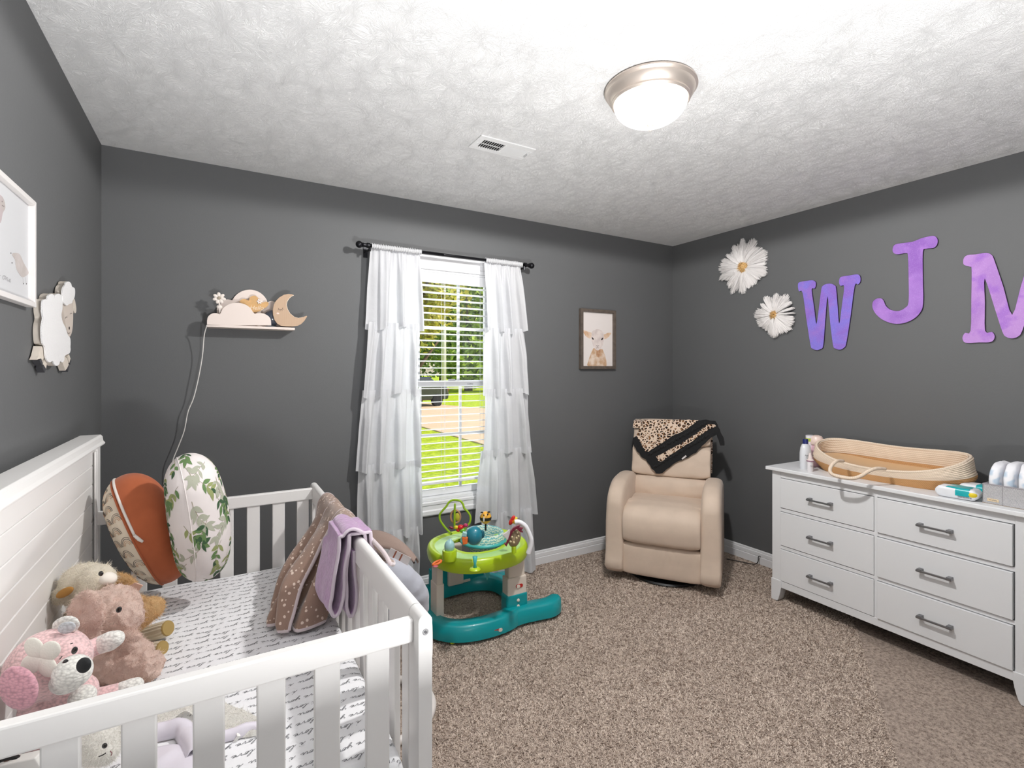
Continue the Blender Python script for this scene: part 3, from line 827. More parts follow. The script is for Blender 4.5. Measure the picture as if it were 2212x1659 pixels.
PO = pt(317, 1147, 1.80)
axo = Vector((-.40, .10, 1.0))
Po, sdo = pillow_surface(PO + Vector((0, .05, 0)), axo, (.10, -1, .10), .150, .055, .100, 1.0, 100, .74)
orange = thing('nursing_pillow', 'rust orange nursing pillow with cream rainbow print edge and white zipper', 'nursing pillow', tuple(Vector((PO.x, PO.y, .555))))
def strip(P, u0, u1, name, m, par, nu, nv=90, **k):
    b = MB(); b.grid(lambda u, v: P(u0 + (u1 - u0) * u, v), nu, nv); return b.build(name, m, par, smooth=True, **k)
UA, UB = .325, .66
strip(Po, UB - 1, UA, 'rust_cover', rust, orange, 44)
rc = strip(Po, UA, UB, 'rainbow_cover', rainb, orange, 20)
b = MB(); ln = .46; ci = 2 * PI * .095
ink = mat('rainbow_ink', (84, 66, 58), .9)
for bb, col, rads in ((MB(), (70, 58, 56), (.021, .0165)), (MB(), (196, 150, 116), (.012, .0075))):
    for iv in range(13):
        for iu in range(4):
            v0 = .05 + iv * .072; u0 = UA + .035 + iu * .075 + (iv % 2) * .036
            if u0 > UB - .02: continue
            for rr in rads:
                pts = []
                for q in range(13):
                    a = PI * q / 12; du = rr * math.cos(a) / ci; dv = rr * 1.05 * math.sin(a) / ln
                    if UA + .006 < u0 + du < UB - .006: pts.append(Po(u0 + du, min(.97, v0 + dv), .006))
                if len(pts) > 2: ribbon(bb, pts, .0016, lambda p: (p - PO))
    bb.build('rainbow_print', mat('rb%d' % col[0], col, .9), rc)
for uu in (UA, UB):
    MB().tube([Po(uu, .03 + .94 * i / 70, .012) for i in range(71)], .003, 6).build('piping', rust, orange, smooth=True)
zp = MB()
for i in range(60): pass
zp.tube([Po(UA - .018 + .0, .52 + .42 * i / 40, .012) for i in range(41)], .0042, 8, flat=1)
zp.build('zipper', mat('zip_white', (232, 226, 220), .5), orange, smooth=True)
zpull = MB().tube([Po(UA - .018, .52, .02), Po(UA - .03, .49, .03), Po(UA - .04, .47, .03)], [.005, .006, .004], 8)
zpull.build('zipper_pull', mat('zip_white', (232, 226, 220), .5), orange, smooth=True)
MB().tube([Po(.5 - .02, .02, .01), Po(.47, .0, .1) + Vector((.02, -.03, .004)), Po(.47, .0, .1) + Vector((.035, -.035, -.01))], .003, 6).build('care_tag', mat('zip_white', (232, 226, 220), .5), orange)

PL = pt(418, 1126, 1.74)
lp = thing('nursing_pillow', 'white nursing pillow printed with green eucalyptus leaves', 'nursing pillow', (PL.x, PL.y, .555))
Pl, sdl = pillow_surface(PL + Vector((0, .06, .004)), Vector((-.13, .08, 1)), (.30, -1, .08), .168, .060, .092, 1.0, 100, .74)
leafw = mat('leaf_pillow_cotton', (232, 224, 222), .9, spec=.15, bump=.3, bscale=18, bdist=.004)
b = MB(); build_pillow(Pl, b); lpo = b.build('cover', leafw, lp, smooth=True)
b = MB().tube([Pl(.335, .05 + .9 * i / 60, .006) for i in range(61)], .0016, 6); b.build('seam', leafw, lp, smooth=True)
gr = [mat('leaf_deep', (62, 92, 62), .9), mat('leaf_mid', (104, 134, 84), .9), mat('leaf_olive', (150, 158, 104), .9), mat('leaf_pale', (176, 178, 160), .9), mat('leaf_stem', (146, 136, 104), .9)]
b = MB(); rng = random.Random(11); ln = .50; ci = 2 * PI * .09
def Lm(s, t, c): return Pl(c[0] + s / ci, max(.02, min(.98, c[1] + t / ln)), .006 + rng.random() * .004)
def leafpoly(c, s0, t0, ang, L, W, mi):
    b.mi = mi; k = 6; vs = []
    off = .006 + rng.random() * .006
    for i in range(k + 1):
        f = i / k; w = W * math.sin(PI * min(1, f ** .8)) * .5
        for sgn in (-1, 0, 1):
            s = s0 + math.cos(ang) * L * f - math.sin(ang) * w * sgn; t = t0 + math.sin(ang) * L * f + math.cos(ang) * w * sgn
            vs.append(Pl(c[0] + s / ci, max(.015, min(.985, c[1] + t / ln)), off))
    fs = []
    for i in range(k):
        for q in (0, 1): fs.append((i * 3 + q, i * 3 + q + 1, i * 3 + q + 4, i * 3 + q + 3))
    b.add(vs, fs)
for iv in range(9):
    for iu in range(8):
        c = (iu / 8 + (iv % 2) * .06 + rng.uniform(-.02, .02), .06 + iv * .108 + rng.uniform(-.01, .01))
        base = rng.uniform(-2.6, -.5); n = rng.randint(3, 5); pale = rng.random() < .3
        s, t = 0, 0; pts = [(0, 0)]
        for i in range(n):
            s += math.cos(base) * .014; t += math.sin(base) * .014; base += rng.uniform(-.3, .3); pts.append((s, t))
            mi = 3 if pale else rng.choice([0, 1, 1, 2, 2])
            for sg in (-1, 1):
                if rng.random() < .85: leafpoly(c, s, t, base + sg * rng.uniform(.6, 1.1), rng.uniform(.02, .032), rng.uniform(.009, .014), mi)
        leafpoly(c, s, t, base, rng.uniform(.024, .034), .013, 3 if pale else rng.choice([0, 1]))
        b.mi = 4
        ribbon(b, [Lm(x, y, c) for x, y in pts], .0014, lambda p: (p - PL))
b.build('leaf_print', gr, lpo)

# ------------------------------------------------------------------ stuffed toys
def knit_mat(name, c, sc=150):
    t = NT(name, .95, .1); P = t.tc.outputs['Object']
    m = t.node('Mapping', {'Vector': P, 'Scale': (1, 1, 1.5)})
    v = t.node('TexVoronoi', {'Vector': m.outputs[0], 'Scale': float(sc)})
    t.color(t.mix(t.step(v.outputs['Distance'], .35, .85), c, tuple(int(x * .86) for x in c)))
    t.bump(t.math('SUBTRACT', 1., v.outputs['Distance']), .6, .0025); t.b.inputs['Sheen Weight'].default_value = .3
    return t.m
k_pink = knit_mat('pink_chenille', (240, 203, 203)); k_white = knit_mat('white_chenille', (240, 238, 232)); k_grey = knit_mat('grey_chenille', (206, 210, 214)); k_rose = knit_mat('rose_chenille', (218, 164, 176))
eyeb = mat('toy_eye', (24, 18, 18), .12, coat=.6); noseb = mat('toy_nose', (38, 40, 42), .8, bump=.4, bscale=300)
Mv = Matrix((( CAM_R[0], -CAM_A[0], 0), (CAM_R[1], -CAM_A[1], 0), (0, 0, 1)))   # columns: right, toward viewer, up
def E(px, py, Z, rx, rz=None, ry=None, roll=0):
    rz = rx if rz is None else rz; ry = (rx + rz) / 2 if ry is None else ry
    return (pt(px, py, Z), (pr_(rx, Z), pr_(ry, Z), pr_(rz, Z)), Mv @ Matrix.Rotation(R(roll), 3, 'Y'))
def T_(pts, n=12):
    P = [pt(*p[:3]) for p in pts]; r = [pr_(p[3], p[2]) for p in pts]
    return lambda b: b.tube(P, r, n)
p0 = pt(120, 1500, 1.10)
pup = thing('stuffed_puppy', 'pink and white crocheted puppy with a white flower, nearest the crib front rail', 'stuffed toy', (p0.x, p0.y, .556))
D = 1.06
body = blob([E(105, 1434, D, 76, 70), E(140, 1425, D - .02, 50, 48), E(125, 1545, D + .03, 66, 74), E(160, 1500, D + .02, 45, 40),
             T_([(165, 1430, D + .05, 18), (190, 1405, D + .07, 19), (222, 1390, D + .08, 20)]), T_([(170, 1540, D + .05, 24), (210, 1506, D + .08, 20), (262, 1490, D + .10, 16)]),
             T_([(70, 1500, D - .02, 18), (58, 1540, D - .03, 19), (70, 1590, D - .03, 18)])], .005, 5)
body.build('body', k_pink, pup, smooth=True)
blob([T_([(214, 1394, D + .08, 19), (240, 1384, D + .08, 21), (252, 1380, D + .08, 17)]), E(250, 1380, D + .08, 17)], .004, 3).build('paw', k_white, pup, smooth=True)
blob([T_([(255, 1492, D + .10, 16), (285, 1482, D + .11, 16)]), E(292, 1480, D + .115, 17, 15)], .004, 3).build('paw', k_white, pup, smooth=True)
blob([E(157, 1452, D - .07, 36, 34, 36, 20), E(145, 1470, D - .05, 32, 26)], .004, 3).build('muzzle', k_white, pup, smooth=True)
blob([E(178, 1506, D - .01, 26, 24)], .004, 2).build('chest_patch', k_white, pup, smooth=True)
MB().ell(*[*E(181, 1437, D - .105, 15, 17, 8, 25)]).build('nose', noseb, pup, smooth=True)
for ex, ey, dz in ((161, 1405, -.062), (141, 1432, -.082)):
    MB().ell(*E(ex, ey, D + dz, 6, 8.5, 4, 25)).build('eye', eyeb, pup, smooth=True)
for q in (((152, 1391, -.066), (158, 1389, -.064)), ((129, 1424, -.078), (134, 1418, -.078))):
    MB().tube([pt(x, y, D + d) for x, y, d in q], .0009, 6).build('eyebrow', eyeb, pup)
def ear(cx_, cy_, Z, rx, rz, roll, m_out, m_in, par):
    o = blob([E(cx_, cy_, Z, rx, rz, rx * .22, roll)], .0035, 2).build('ear', m_out, par, smooth=True)
    c, r, M = E(cx_ + 2, cy_ + 4, Z - .02, rx * .62, rz * .58, rx * .14, roll)
    MB().ell(c, r, M).build('ear_lining', m_in, o, smooth=True)
ear(142, 1352, D + .02, 32, 22, -14, k_white, k_grey, pup)
o = blob([E(40, 1486, D - .115, 42, 50, 14, -28)], .004, 3).build('ear', k_rose, pup, smooth=True)
b = MB(); fc = pt(88, 1420, D - .085)
for k in range(4):
    a = R(35 + k * 90); cc = fc + (Vector((CAM_R[0], CAM_R[1], 0)) * math.cos(a) + Vector((0, 0, 1)) * math.sin(a)) * .022
    b.ell(cc, (.022, .005, .018), Mv @ Matrix.Rotation(-a, 3, 'Y'))
b.build('flower_patch', mat('white_felt', (240, 236, 226), .95, bump=.4, bscale=300), pup, smooth=True)

# fluffy rose bunny
fr_m = fluff('rose_fluff', (246, 222, 210))
p0 = pt(240, 1440, 1.36)
bun = thing('stuffed_bunny', 'dusty rose fluffy toy with big floppy ears between the puppy and the lamb', 'stuffed toy', (p0.x, p0.y, .556))
D = 1.36
body = blob([E(238, 1322, D, 58, 54), E(272, 1334, D - .05, 32, 34), E(232, 1410, D, 62, 58), E(280, 1420, D, 45, 38),
             T_([(250, 1440, D - .02, 34), (300, 1440, D - .03, 34), (338, 1436, D - .04, 25)]), T_([(255, 1380, D - .02, 22), (283, 1390, D - .02, 16), (292, 1410, D - .02, 12)])], .0045, 3)
lumpy(body, .007, 60); lumpy(body, .004, 150); fur(body, 16000, .0060, .0012, curl=1.0, seed=2, clump=.012)
body.build('body', fr_m, bun, smooth=True)
b = blob([E(186, 1330, D - .17, 44, 58, 12, 12), E(198, 1388, D - .17, 24, 30, 10, 30)], .007, 3)
lumpy(b, .006, 60); lumpy(b, .003, 150); fur(b, 6000, .006, .0012, curl=1.0, seed=3, clump=.012); b.build('ear', fr_m, bun, smooth=True)
b = blob([E(276, 1374, D - .08, 30, 13, 14, 8)], .006, 3); lumpy(b, .003, 120); fur(b, 2200, .006, .0012, curl=.9, seed=5); b.build('arm', fr_m, bun, smooth=True)
MB().ell(*E(257, 1317, D - .100, 5.5, 7, 4, 30)).build('eye', eyeb, bun, smooth=True)

# lamb
cr_m = fluff('cream_fluff', (252, 244, 228)); tan_m = fluff('tan_fluff', (236, 200, 150))
p0 = pt(240, 1350, 1.55)
lamb = thing('stuffed_lamb', 'cream fluffy lamb with tan ears and corduroy legs, nearest the orange pillow', 'stuffed toy', (p0.x, p0.y, .556))
D = 1.43
b = blob([E(182, 1262, D, 46, 44), E(210, 1254, D - .02, 34, 34), E(205, 1340, D + .03, 55, 62)], .007, 3)
lumpy(b, .004, 60); lumpy(b, .003, 150); fur(b, 11000, .008, .0012, curl=.7, seed=7, clump=.01); b.build('body', cr_m, lamb, smooth=True)
MB().ell(*E(232, 1250, D - .03, 18, 13, 16, 12)).build('muzzle', mat('lamb_face', (240, 232, 222), .9), lamb, smooth=True)
MB().ell(*E(218, 1239, D - .062, 5, 5.5, 4)).build('eye', eyeb, lamb, smooth=True)
ear_o = blob([E(136, 1286, D - .05, 26, 18, 9, -24)], .005, 2); fur(ear_o, 2200, .008, .0012, curl=.5, seed=8); ear_o = ear_o.build('ear', cr_m, lamb, smooth=True)
MB().ell(*E(140, 1280, D - .073, 21, 9, 5, -28)).build('ear_lining', mat('tan_felt', (176, 128, 66), .95), ear_o, smooth=True)
ear_o = blob([E(264, 1264, D + .08, 34, 24, 12, 22)], .005, 2); fur(ear_o, 3000, .009, .0012, curl=.5, seed=9); ear_o = ear_o.build('ear', tan_m, lamb, smooth=True)
MB().prism([(-.005, -.03), (.035, .022), (.012, .03), (-.02, .012)], .003, basis(pt(284, 1280, D + .03), (CAM_R[0], CAM_R[1], 0), (0, 0, 1))).build('ear_lining', mat('pink_satin', (226, 186, 168), .5), ear_o, bevel=.001)
for q in ([(262, 1318, D + .06, 24), (290, 1303, D + .08, 20), (312, 1300, D + .08, 12)], [(280, 1340, D + .05, 30), (310, 1325, D + .03, 26), (335, 1310, D + .05, 24), (350, 1308, D + .05, 14)]):
    b = blob([T_(q)], .006, 4); lumpy(b, .003, 120); fur(b, 3500, .008, .0012, curl=.7, seed=len(q)); b.build('paw', tan_m, lamb, smooth=True)
def cord_mat():
    t = NT('cream_corduroy', .9, .15); t.b.inputs['Base Color'].default_value = (*lin((226, 214, 192)), 1); return t.m
cord = cord_mat(); sole = mat('olive_sole', (164, 138, 84), .9)
for A, B in (((272, 1384, 1.565, 16), (362, 1357, 1.545, 16)), ((272, 1416, 1.50, 15), (350, 1400, 1.475, 15))):
    a, c = pt(*A[:3]), pt(*B[:3]); r = pr_(A[3], A[2]); dd = (c - a).normalized()
    up = Vector((0, 0, 1)); sx_ = dd.cross(up).normalized(); up = sx_.cross(dd)
    b = MB(); nr = 120
    def leg(u, v):
        g = 2 * PI * u; rr = r * (1 + .055 * math.cos(g * 15)) * (1 if v < .97 else .93); return a + (c - a) * v + (sx_ * math.cos(g) + up * math.sin(g)) * rr
    b.grid(leg, nr, 14, closeu=True); o = b.build('leg', cord, lamb, smooth=True)
    MB().lathe([(0, .004), (r * .9, .004), (r * .98, 0), (r * .9, -.004), (0, -.004)], 24, basis(c, sx_, up, -dd)).build('sole', sole, o, autos=30)

# ------------------------------------------------------------------ lovey blanket near the front rail
wf = fluff('white_fluff', (252, 249, 243)); lav = mat('lavender_satin', (224, 218, 228), .32, spec=.6, sheen=.3, bump=.5, bscale=12, bdist=.008)
lov = thing('lovey_blanket', 'white fluffy baby lovey with animal face and lavender satin lining behind the front rail', 'blanket', tuple(onz(330, 1560, .558)))
zz = .556
pl = [onz(x, y, .56) for x, y in ((330, 1475), (430, 1492), (560, 1545), (610, 1570), (560, 1583), (470, 1592), (400, 1580), (320, 1592), (200, 1600), (180, 1560))]
b = MB(); cxy = sum(pl, Vector()) / len(pl)
ring = catmull([(p.x, p.y) for p in pl], 5, closed=True); n = len(ring)
for lay in range(8):
    f = 1 - lay / 8
    for p in ring:
        x = cxy.x + (p.x - cxy.x) * f; y = cxy.y + (p.y - cxy.y) * f
        x = min(max(x, MX0 + .012), .33); y = max(y, 1.075)
        b.v.append((x, y, mat_h(x, y) + (.003 if lay == 0 else .012 + .008 * mnoise.noise(Vector((x * 22, y * 22, 0))))))
for lay in range(7):
    for i in range(n): b.f.append((lay * n + i, lay * n + (i + 1) % n, (lay + 1) * n + (i + 1) % n, (lay + 1) * n + i)); b.m.append(0)
fur(b, 6500, .009, .0012, curl=.9, seed=21, clump=.01)
b.build('fluffy_side', wf, lov, smooth=True)
def satin(name, pts, w, lift, seed):
    c = catmull([tuple(onz(x, y, .56)) for x, y in pts], 8); b = MB(); nn = len(c)
    def f(u, v):
        i = min(int(u * (nn - 1)), nn - 1); p = c[i]; t = (c[min(i + 1, nn - 1)] - c[max(i - 1, 0)]).normalized(); s = Vector((-t.y, t.x, 0))
        a = PI * v; q = p + s * (w * math.cos(a)); q.x = max(q.x, MX0 + .01); q.y = max(q.y, 1.07)
        q.z = mat_h(q.x, q.y) + .003 + lift * math.sin(a) * (1 + .3 * mnoise.noise(Vector((q.x * 30, q.y * 30, seed)))); return q
    b.grid(f, nn - 1, 12); return b.build(name, lav, lov, smooth=True, solid=.002)
satin('satin_fold', [(335, 1588), (365, 1582), (396, 1580), (408, 1604), (422, 1640)], .018, .026, 1)
satin('satin_fold', [(480, 1592), (515, 1582), (545, 1572), (575, 1568)], .012, .018, 2)
satin('satin_lining', [(300, 1655), (345, 1640), (390, 1648), (430, 1675)], .040, .014, 3)
hd = blob([E(212, 1604, 1.0, 46, 40), E(226, 1625, .985, 30, 24)], .005, 3); lumpy(hd, .002, 150); fur(hd, 3500, .007, .0011, curl=.5, seed=23)
hd.build('head', wf, lov, smooth=True)
MB().ell(*E(226, 1611, .955, 5.5, 5.5, 4)).build('eye', eyeb, lov, smooth=True)
MB().tube([pt(214, 1634, .955), pt(222, 1631, .952), pt(228, 1627, .953)], .0012, 6).build('mouth', eyeb, lov)
MB().tube([pt(238, 1622, .955), pt(242, 1627, .955), pt(240, 1632, .955)], .0009, 6).build('cheek_stitch', mat('rose_thread', (150, 110, 110), .8), lov)
gro = NT('grosgrain_ribbon', .7, .3); w_ = gro.node('TexWave', {'Vector': gro.tc.outputs['UV'], 'Scale': 6.}, bands_direction='X')
gro.b.inputs['Base Color'].default_value = (*lin((234, 232, 228)), 1)
rib = [pt(492, 1588, 1.16), pt(505, 1604, 1.145), pt(520, 1618, 1.13), pt(532, 1606, 1.14)]
b = MB(); c = catmull(rib, 10)
for i in range(len(c) - 1):
    t = (c[i + 1] - c[i]).normalized(); s = t.cross(Vector((-CAM_A[0], -CAM_A[1], .6))).normalized() * .013
    d = Vector((0, 0, .0016 if i % 2 else 0)); k = len(b.v); b.v += [tuple(c[i] - s + d), tuple(c[i] + s + d), tuple(c[i + 1] + s + d), tuple(c[i + 1] - s + d)]; b.f.append((k, k + 1, k + 2, k + 3)); b.m.append(0)
b.tube([pt(500, 1590, 1.15), pt(512, 1580, 1.14), pt(516, 1590, 1.13), pt(506, 1604, 1.13)], .0035, 8, flat=.6)
b.build('ribbon_tag', gro.m, lov, solid=.001)

# contrast toys at the near left corner
bk = thing('soft_book', 'black and white soft baby book standing in the near left corner of the crib', 'toy', tuple(pt(60, 1680, 1.0)))
M_ = basis(pt(62, 1700, .98), (CAM_R[0], CAM_R[1], .25), (-.42, 0, 1))
MB().prism([(-.055, -.08), (-.035, -.08), (-.012, .075), (-.03, .072)], .03, M_).build('spine', mat('book_black', (44, 44, 42), .7), bk, bevel=.003)
MB().prism([(-.034, -.08), (.07, -.08), (.07, .075), (-.010, .078)], .02, M_).build('page', mat('book_white', (228, 226, 222), .6), bk, bevel=.002)
b = MB()
for q in ((.010, .062), (.014, .058), (.02, .03), (.035, .02)): b.lathe([(0, .0215), (.0022, .0215), (.0022, .02)], 10, M_ @ Matrix.Translation((q[0], q[1], 0)))
b.build('printed_dots', mat('book_black', (44, 44, 42), .7), bk)
rt = thing('rattle_toy', 'brown black rimmed round toy with teal and yellow leaves in the crib corner', 'toy', tuple(pt(28, 1690, .97)))
Mr = basis(pt(28, 1672, .96), (CAM_R[0], CAM_R[1], 0), (0, 0, 1))
MB().lathe([(0, .008), (.030, .008), (.034, .0), (.030, -.012), (0, -.012)], 30, Mr).build('disc', mat('toy_brown', (120, 92, 84), .8), rt, autos=30)
b = MB(); b.tube([Mr @ Vector((.034 * math.cos(a), .034 * math.sin(a), .002)) for a in [2 * PI * i / 30 for i in range(30)]], .005, 8, closed=True); b.build('rim', mat('toy_black', (22, 20, 20), .5), rt, smooth=True)
for cx_, cy_, an, m_ in ((-.012, .004, 60, mat('toy_teal', (38, 84, 88), .7)), (.008, -.002, 40, mat('toy_yellow', (206, 206, 70), .7)), (-.02, .012, 100, mat('toy_black', (22, 20, 20), .5))):
    MB().ell(Mr @ Vector((cx_, cy_, .010)), (.012, .003, .006), Mv @ Matrix.Rotation(R(-an), 3, 'Y')).build('leaf', m_, rt, smooth=True)

# ------------------------------------------------------------------ blankets over the crib rail
def dotted():
    t = NT('taupe_dot_fleece', .95, .1); P = t.tc.outputs['Object']
    nz = t.node('TexNoise', {'Vector': P, 'Scale': 60., 'Detail': 2.})
    P2 = t.node('VectorMath', {0: P, 1: t.node('VectorMath', {0: nz.outputs['Color'], 'Scale': .006}, operation='SCALE').outputs[0]}, operation='ADD').outputs[0]
    v = t.node('TexVoronoi', {'Vector': P2, 'Scale': 64., 'Randomness': .9})
    sz = t.math('ADD', .15, t.math('MULTIPLY', t.node('SeparateColor', {0: v.outputs['Color']}).outputs[0], .17))
    f = t.step(t.math('SUBTRACT', v.outputs['Distance'], sz), -.03, .03, 1., 0.)
    t.color(t.mix(f, (152, 126, 112), (226, 206, 192))); t.b.inputs['Sheen Weight'].default_value = .4
    n2 = t.node('TexNoise', {'Vector': P, 'Scale': 300., 'Detail': 3.}).outputs[0]; t.bump(n2, .4, .002)
    return t.m
DOT = dotted(); edge_m = mat('blanket_edge', (206, 192, 194), .95, sheen=.5, bump=.4, bscale=300)
def cloth_columns(cols, nu, nv, fold=None):
    C = [catmull(c, 10) for c in cols]
    m = min(len(c) for c in C)
    def f(u, v):
        j = v * (m - 1); j0 = min(int(j), m - 2); fj = j - j0
        row = [c[j0].lerp(c[j0 + 1], fj) for c in C]
        k = u * (len(C) - 1); k0 = min(int(k), len(C) - 2); fk = k - k0
        p0, p1, p2, p3 = row[max(k0 - 1, 0)], row[k0], row[k0 + 1], row[min(k0 + 2, len(C) - 1)]
        q = .5 * ((2 * p1) + (p2 - p0) * fk + (2 * p0 - 5 * p1 + 4 * p2 - p3) * fk ** 2 + (3 * p1 - p0 - 3 * p2 + p3) * fk ** 3)
        return fold(q, u, v) if fold else q
    b = MB(); b.grid(f, nu, nv); return b, f
tb = thing('baby_blanket', 'taupe dotted fleece blanket with pale piping draped over the crib rail onto the mattress', 'blanket', (.3755, 1.95, .874))
RT_ = .878
def col(y, ix, iy, ex, ey, ez, mid=.0, iz=.568):
    """from the inside end on the mattress, up over the rail, down outside"""
    return [(ix - .01, iy - .015, iz), (ix + .004 + mid * .3, iy, iz + .028), (ix + (.338 - ix) * .45 + mid, iy + (y - iy) * .45, .69), (.336 + mid * .3, iy + (y - iy) * .9, .82),
            (.349, y, RT_ - .016), (.3755, y, RT_ + .010), (.404, y + (ey - y) * .2, RT_ - .012), (.418, y + (ey - y) * .6, RT_ - (RT_ - ez) * .5), (ex, ey, ez)]
cols = [col(2.11, .27, 1.99, .45, 2.08, .66, .0), col(2.04, .17, 1.91, .46, 1.96, .64, -.035), col(1.965, .205, 1.87, .445, 1.86, .66, .02), col(1.89, .150, 1.80, .47, 1.74, .72, -.02),
        col(1.82, .21, 1.78, .445, 1.63, .76, .025), col(1.76, .225, 1.715, .465, 1.54, .79, -.01), col(1.70, .30, 1.73, .445, 1.46, .81, .0), col(1.66, .315, 1.76, .425, 1.42, .83, .01)]
def wob(q, u, v):
    q = q.copy(); n = mnoise.noise(Vector((q.x * 12, q.y * 12, q.z * 8))); q.x += n * .006; q.z += abs(n) * .003
    return q
b, f = cloth_columns(cols, 90, 70, wob)
o = b.build('fleece', DOT, tb, smooth=True, solid=.010, offset=0)
for edge in (lambda t: f(0, t), lambda t: f(1, t), lambda t: f(t, 0), lambda t: f(t, 1)):
    MB().tube([edge(i / 80) for i in range(81)], .0062, 8).build('piping', edge_m, tb, smooth=True)
# second fold layer inside, showing the pale edge crossing the drape
cols2 = [col(1.97, .235, 1.87, .43, 1.85, .84, -.03, .57), col(1.90, .175, 1.745, .43, 1.80, .84, -.055, .572), col(1.84, .20, 1.72, .43, 1.74, .84, -.02, .572)]
b, f = cloth_columns(cols2, 30, 60, wob); b.build('fleece_fold', DOT, tb, smooth=True, solid=.010, offset=0)
for edge in (lambda t: f(0, t), lambda t: f(1, t), lambda t: f(t, 0)):
    MB().tube([edge(i / 60) for i in range(61)], .0062, 8).build('piping', edge_m, tb, smooth=True)

lb = thing('baby_blanket', 'lavender plush blanket folded over the crib rail in front of the dotted one', 'blanket', (.3755, 1.6, .874))
lavp = mat('lavender_plush', (180, 142, 182), .95, sheen=.6, bump=.6, bscale=120, bdist=.004, var=.12, vscale=60); lavi = mat('lavender_edge', (206, 192, 204), .95, sheen=.4, bump=.4, bscale=300)
def lp_path(pts, y): return [ony(x, yy, y) for x, yy in pts]
PA = [(826, 1222), (812, 1190), (792, 1158), (768, 1143), (748, 1150), (735, 1180), (726, 1230), (716, 1285), (712, 1312), (722, 1331), (735, 1318), (743, 1272), (747, 1215), (757, 1165)]
PB = [(792, 1175), (768, 1160), (757, 1175), (750, 1215), (748, 1270), (749, 1310), (757, 1331), (767, 1318), (769, 1280), (766, 1225), (765, 1190)]
for pth, y0, y1 in ((PA, 1.555, 1.72), (PB, 1.56, 1.70)):
    c = catmull(lp_path(pth, y0), 6); n = len(c) - 1
    def fn(u, v):
        i = u * n; i0 = min(int(i), n - 1); q = c[i0].lerp(c[i0 + 1], i - i0)
        if q.z > .855: q.z = max(q.z, .888)
        d = mnoise.noise(Vector((q.x * 20, v * 3, q.z * 12))) * .004
        return Vector((q.x + d - .012 * v * (q.z < .84), y0 + (y1 - y0) * v, q.z))
    b = MB(); b.grid(fn, 90, 16); b.build('plush_layer', lavp, lb, smooth=True, solid=.010, offset=0)
    MB().tube([fn(i / 90, 0) for i in range(91)], .0055, 8).build('binding', lavi, lb, smooth=True)

# ------------------------------------------------------------------ baby swing behind the crib
sw = thing('baby_swing', 'grey padded baby bouncer seat with taupe canopy between crib and window', 'baby seat', (.70, 2.0, 0))
gp = mat('grey_padding', (176, 178, 188), .9, sheen=.3, bump=.4, bscale=30, bdist=.006); gi = mat('oat_padding', (198, 190, 190), .9, sheen=.3, bump=.3, bscale=40, bdist=.004)
ZS = 2.02
c, r, M = E(826, 1285, ZS, 106, 104, 52)
Mt = M @ Matrix.Rotation(R(-24), 3, 'X') @ Matrix.Rotation(R(10), 3, 'Z')
b = blob([(c, r, Mt)], .009, 3)
b.v = [tuple(Vector(v) + Vector((0, 0, 0)) + (Vector(v) - c).normalized() * .0016 * math.sin(14 * math.atan2((Vector(v) - c).z, (Vector(v) - c).x))) for v in b.v]
b.build('seat_pad', gp, sw, smooth=True)
rim = [c + Mt @ Vector((r[0] * .80 * math.cos(a), -r[1] * .66, r[2] * .80 * math.sin(a))) for a in [2 * PI * i / 60 for i in range(60)]]
c2, r2, M2 = E(806, 1296, ZS - .075, 80, 80, 20)
MB().ell(c2, r2, M2 @ Matrix.Rotation(R(-24), 3, 'X'), nu=40, nv=20).build('inner_cushion', gi, sw, smooth=True)
ringp = [c2 + M2 @ Matrix.Rotation(R(-24), 3, 'X') @ Vector((r2[0] * 1.0 * math.cos(a), 0, r2[2] * 1.0 * math.sin(a))) for a in [2 * PI * i / 60 for i in range(60)]]
MB().tube(ringp, .0028, 6, closed=True).build('cushion_piping', mat('pad_piping', (150, 144, 144), .8), sw, smooth=True)
MB().prism([(-.045, -.018), (.045, -.018), (.045, .018), (-.045, .018)], .002, basis(pt(862, 1203, ZS - .052), Vector((CAM_R[0], CAM_R[1], -.5)), Vector((CAM_R[0] * .4, CAM_R[1] * .4, .8)))).build('warning_label', mat('label_white', (214, 208, 206), .7), sw)
for o_ in (-.022, .004):
    MB().prism([(o_, -.017), (o_ + .006, -.017), (o_ + .006, .017), (o_, .017)], .003, basis(pt(862, 1203, ZS - .052), Vector((CAM_R[0], CAM_R[1], -.5)), Vector((CAM_R[0] * .4, CAM_R[1] * .4, .8)))).build('label_stripe', mat('label_brown', (150, 84, 60), .7), sw)
# canopy: arched strip of cloth
tp = [(790, 1150), (815, 1147), (845, 1157), (872, 1176), (893, 1200), (903, 1216)]; bt = [(800, 1182), (822, 1184), (845, 1188), (868, 1196), (884, 1207), (894, 1215)]
A = catmull([tuple(pt(x, y, 2.22 - .0008 * (x - 790))) for x, y in tp], 8); B_ = catmull([tuple(pt(x, y, 2.10 - .0003 * (x - 790))) for x, y in bt], 8)
n = min(len(A), len(B_)) - 1
b = MB(); b.grid(lambda u, v: A[int(round(u * n))].lerp(B_[int(round(u * n))], v) + Vector((0, 0, .018 * math.sin(PI * v))), n, 8)
tau = mat('taupe_canopy', (150, 130, 120), .9, bump=.3, bscale=120)
b.build('canopy', tau, sw, smooth=True, solid=.004)
MB().tube(A, .0035, 8).build('canopy_piping', mat('taupe_light', (176, 152, 138), .8), sw, smooth=True)
MB().tube([pt(884, 1196, 2.12), pt(890, 1206, 2.12), pt(895, 1217, 2.11)], [.006, .006, .004], 8).build('canopy_hinge', mat('dark_brown_plastic', (70, 56, 52), .5), sw, smooth=True)
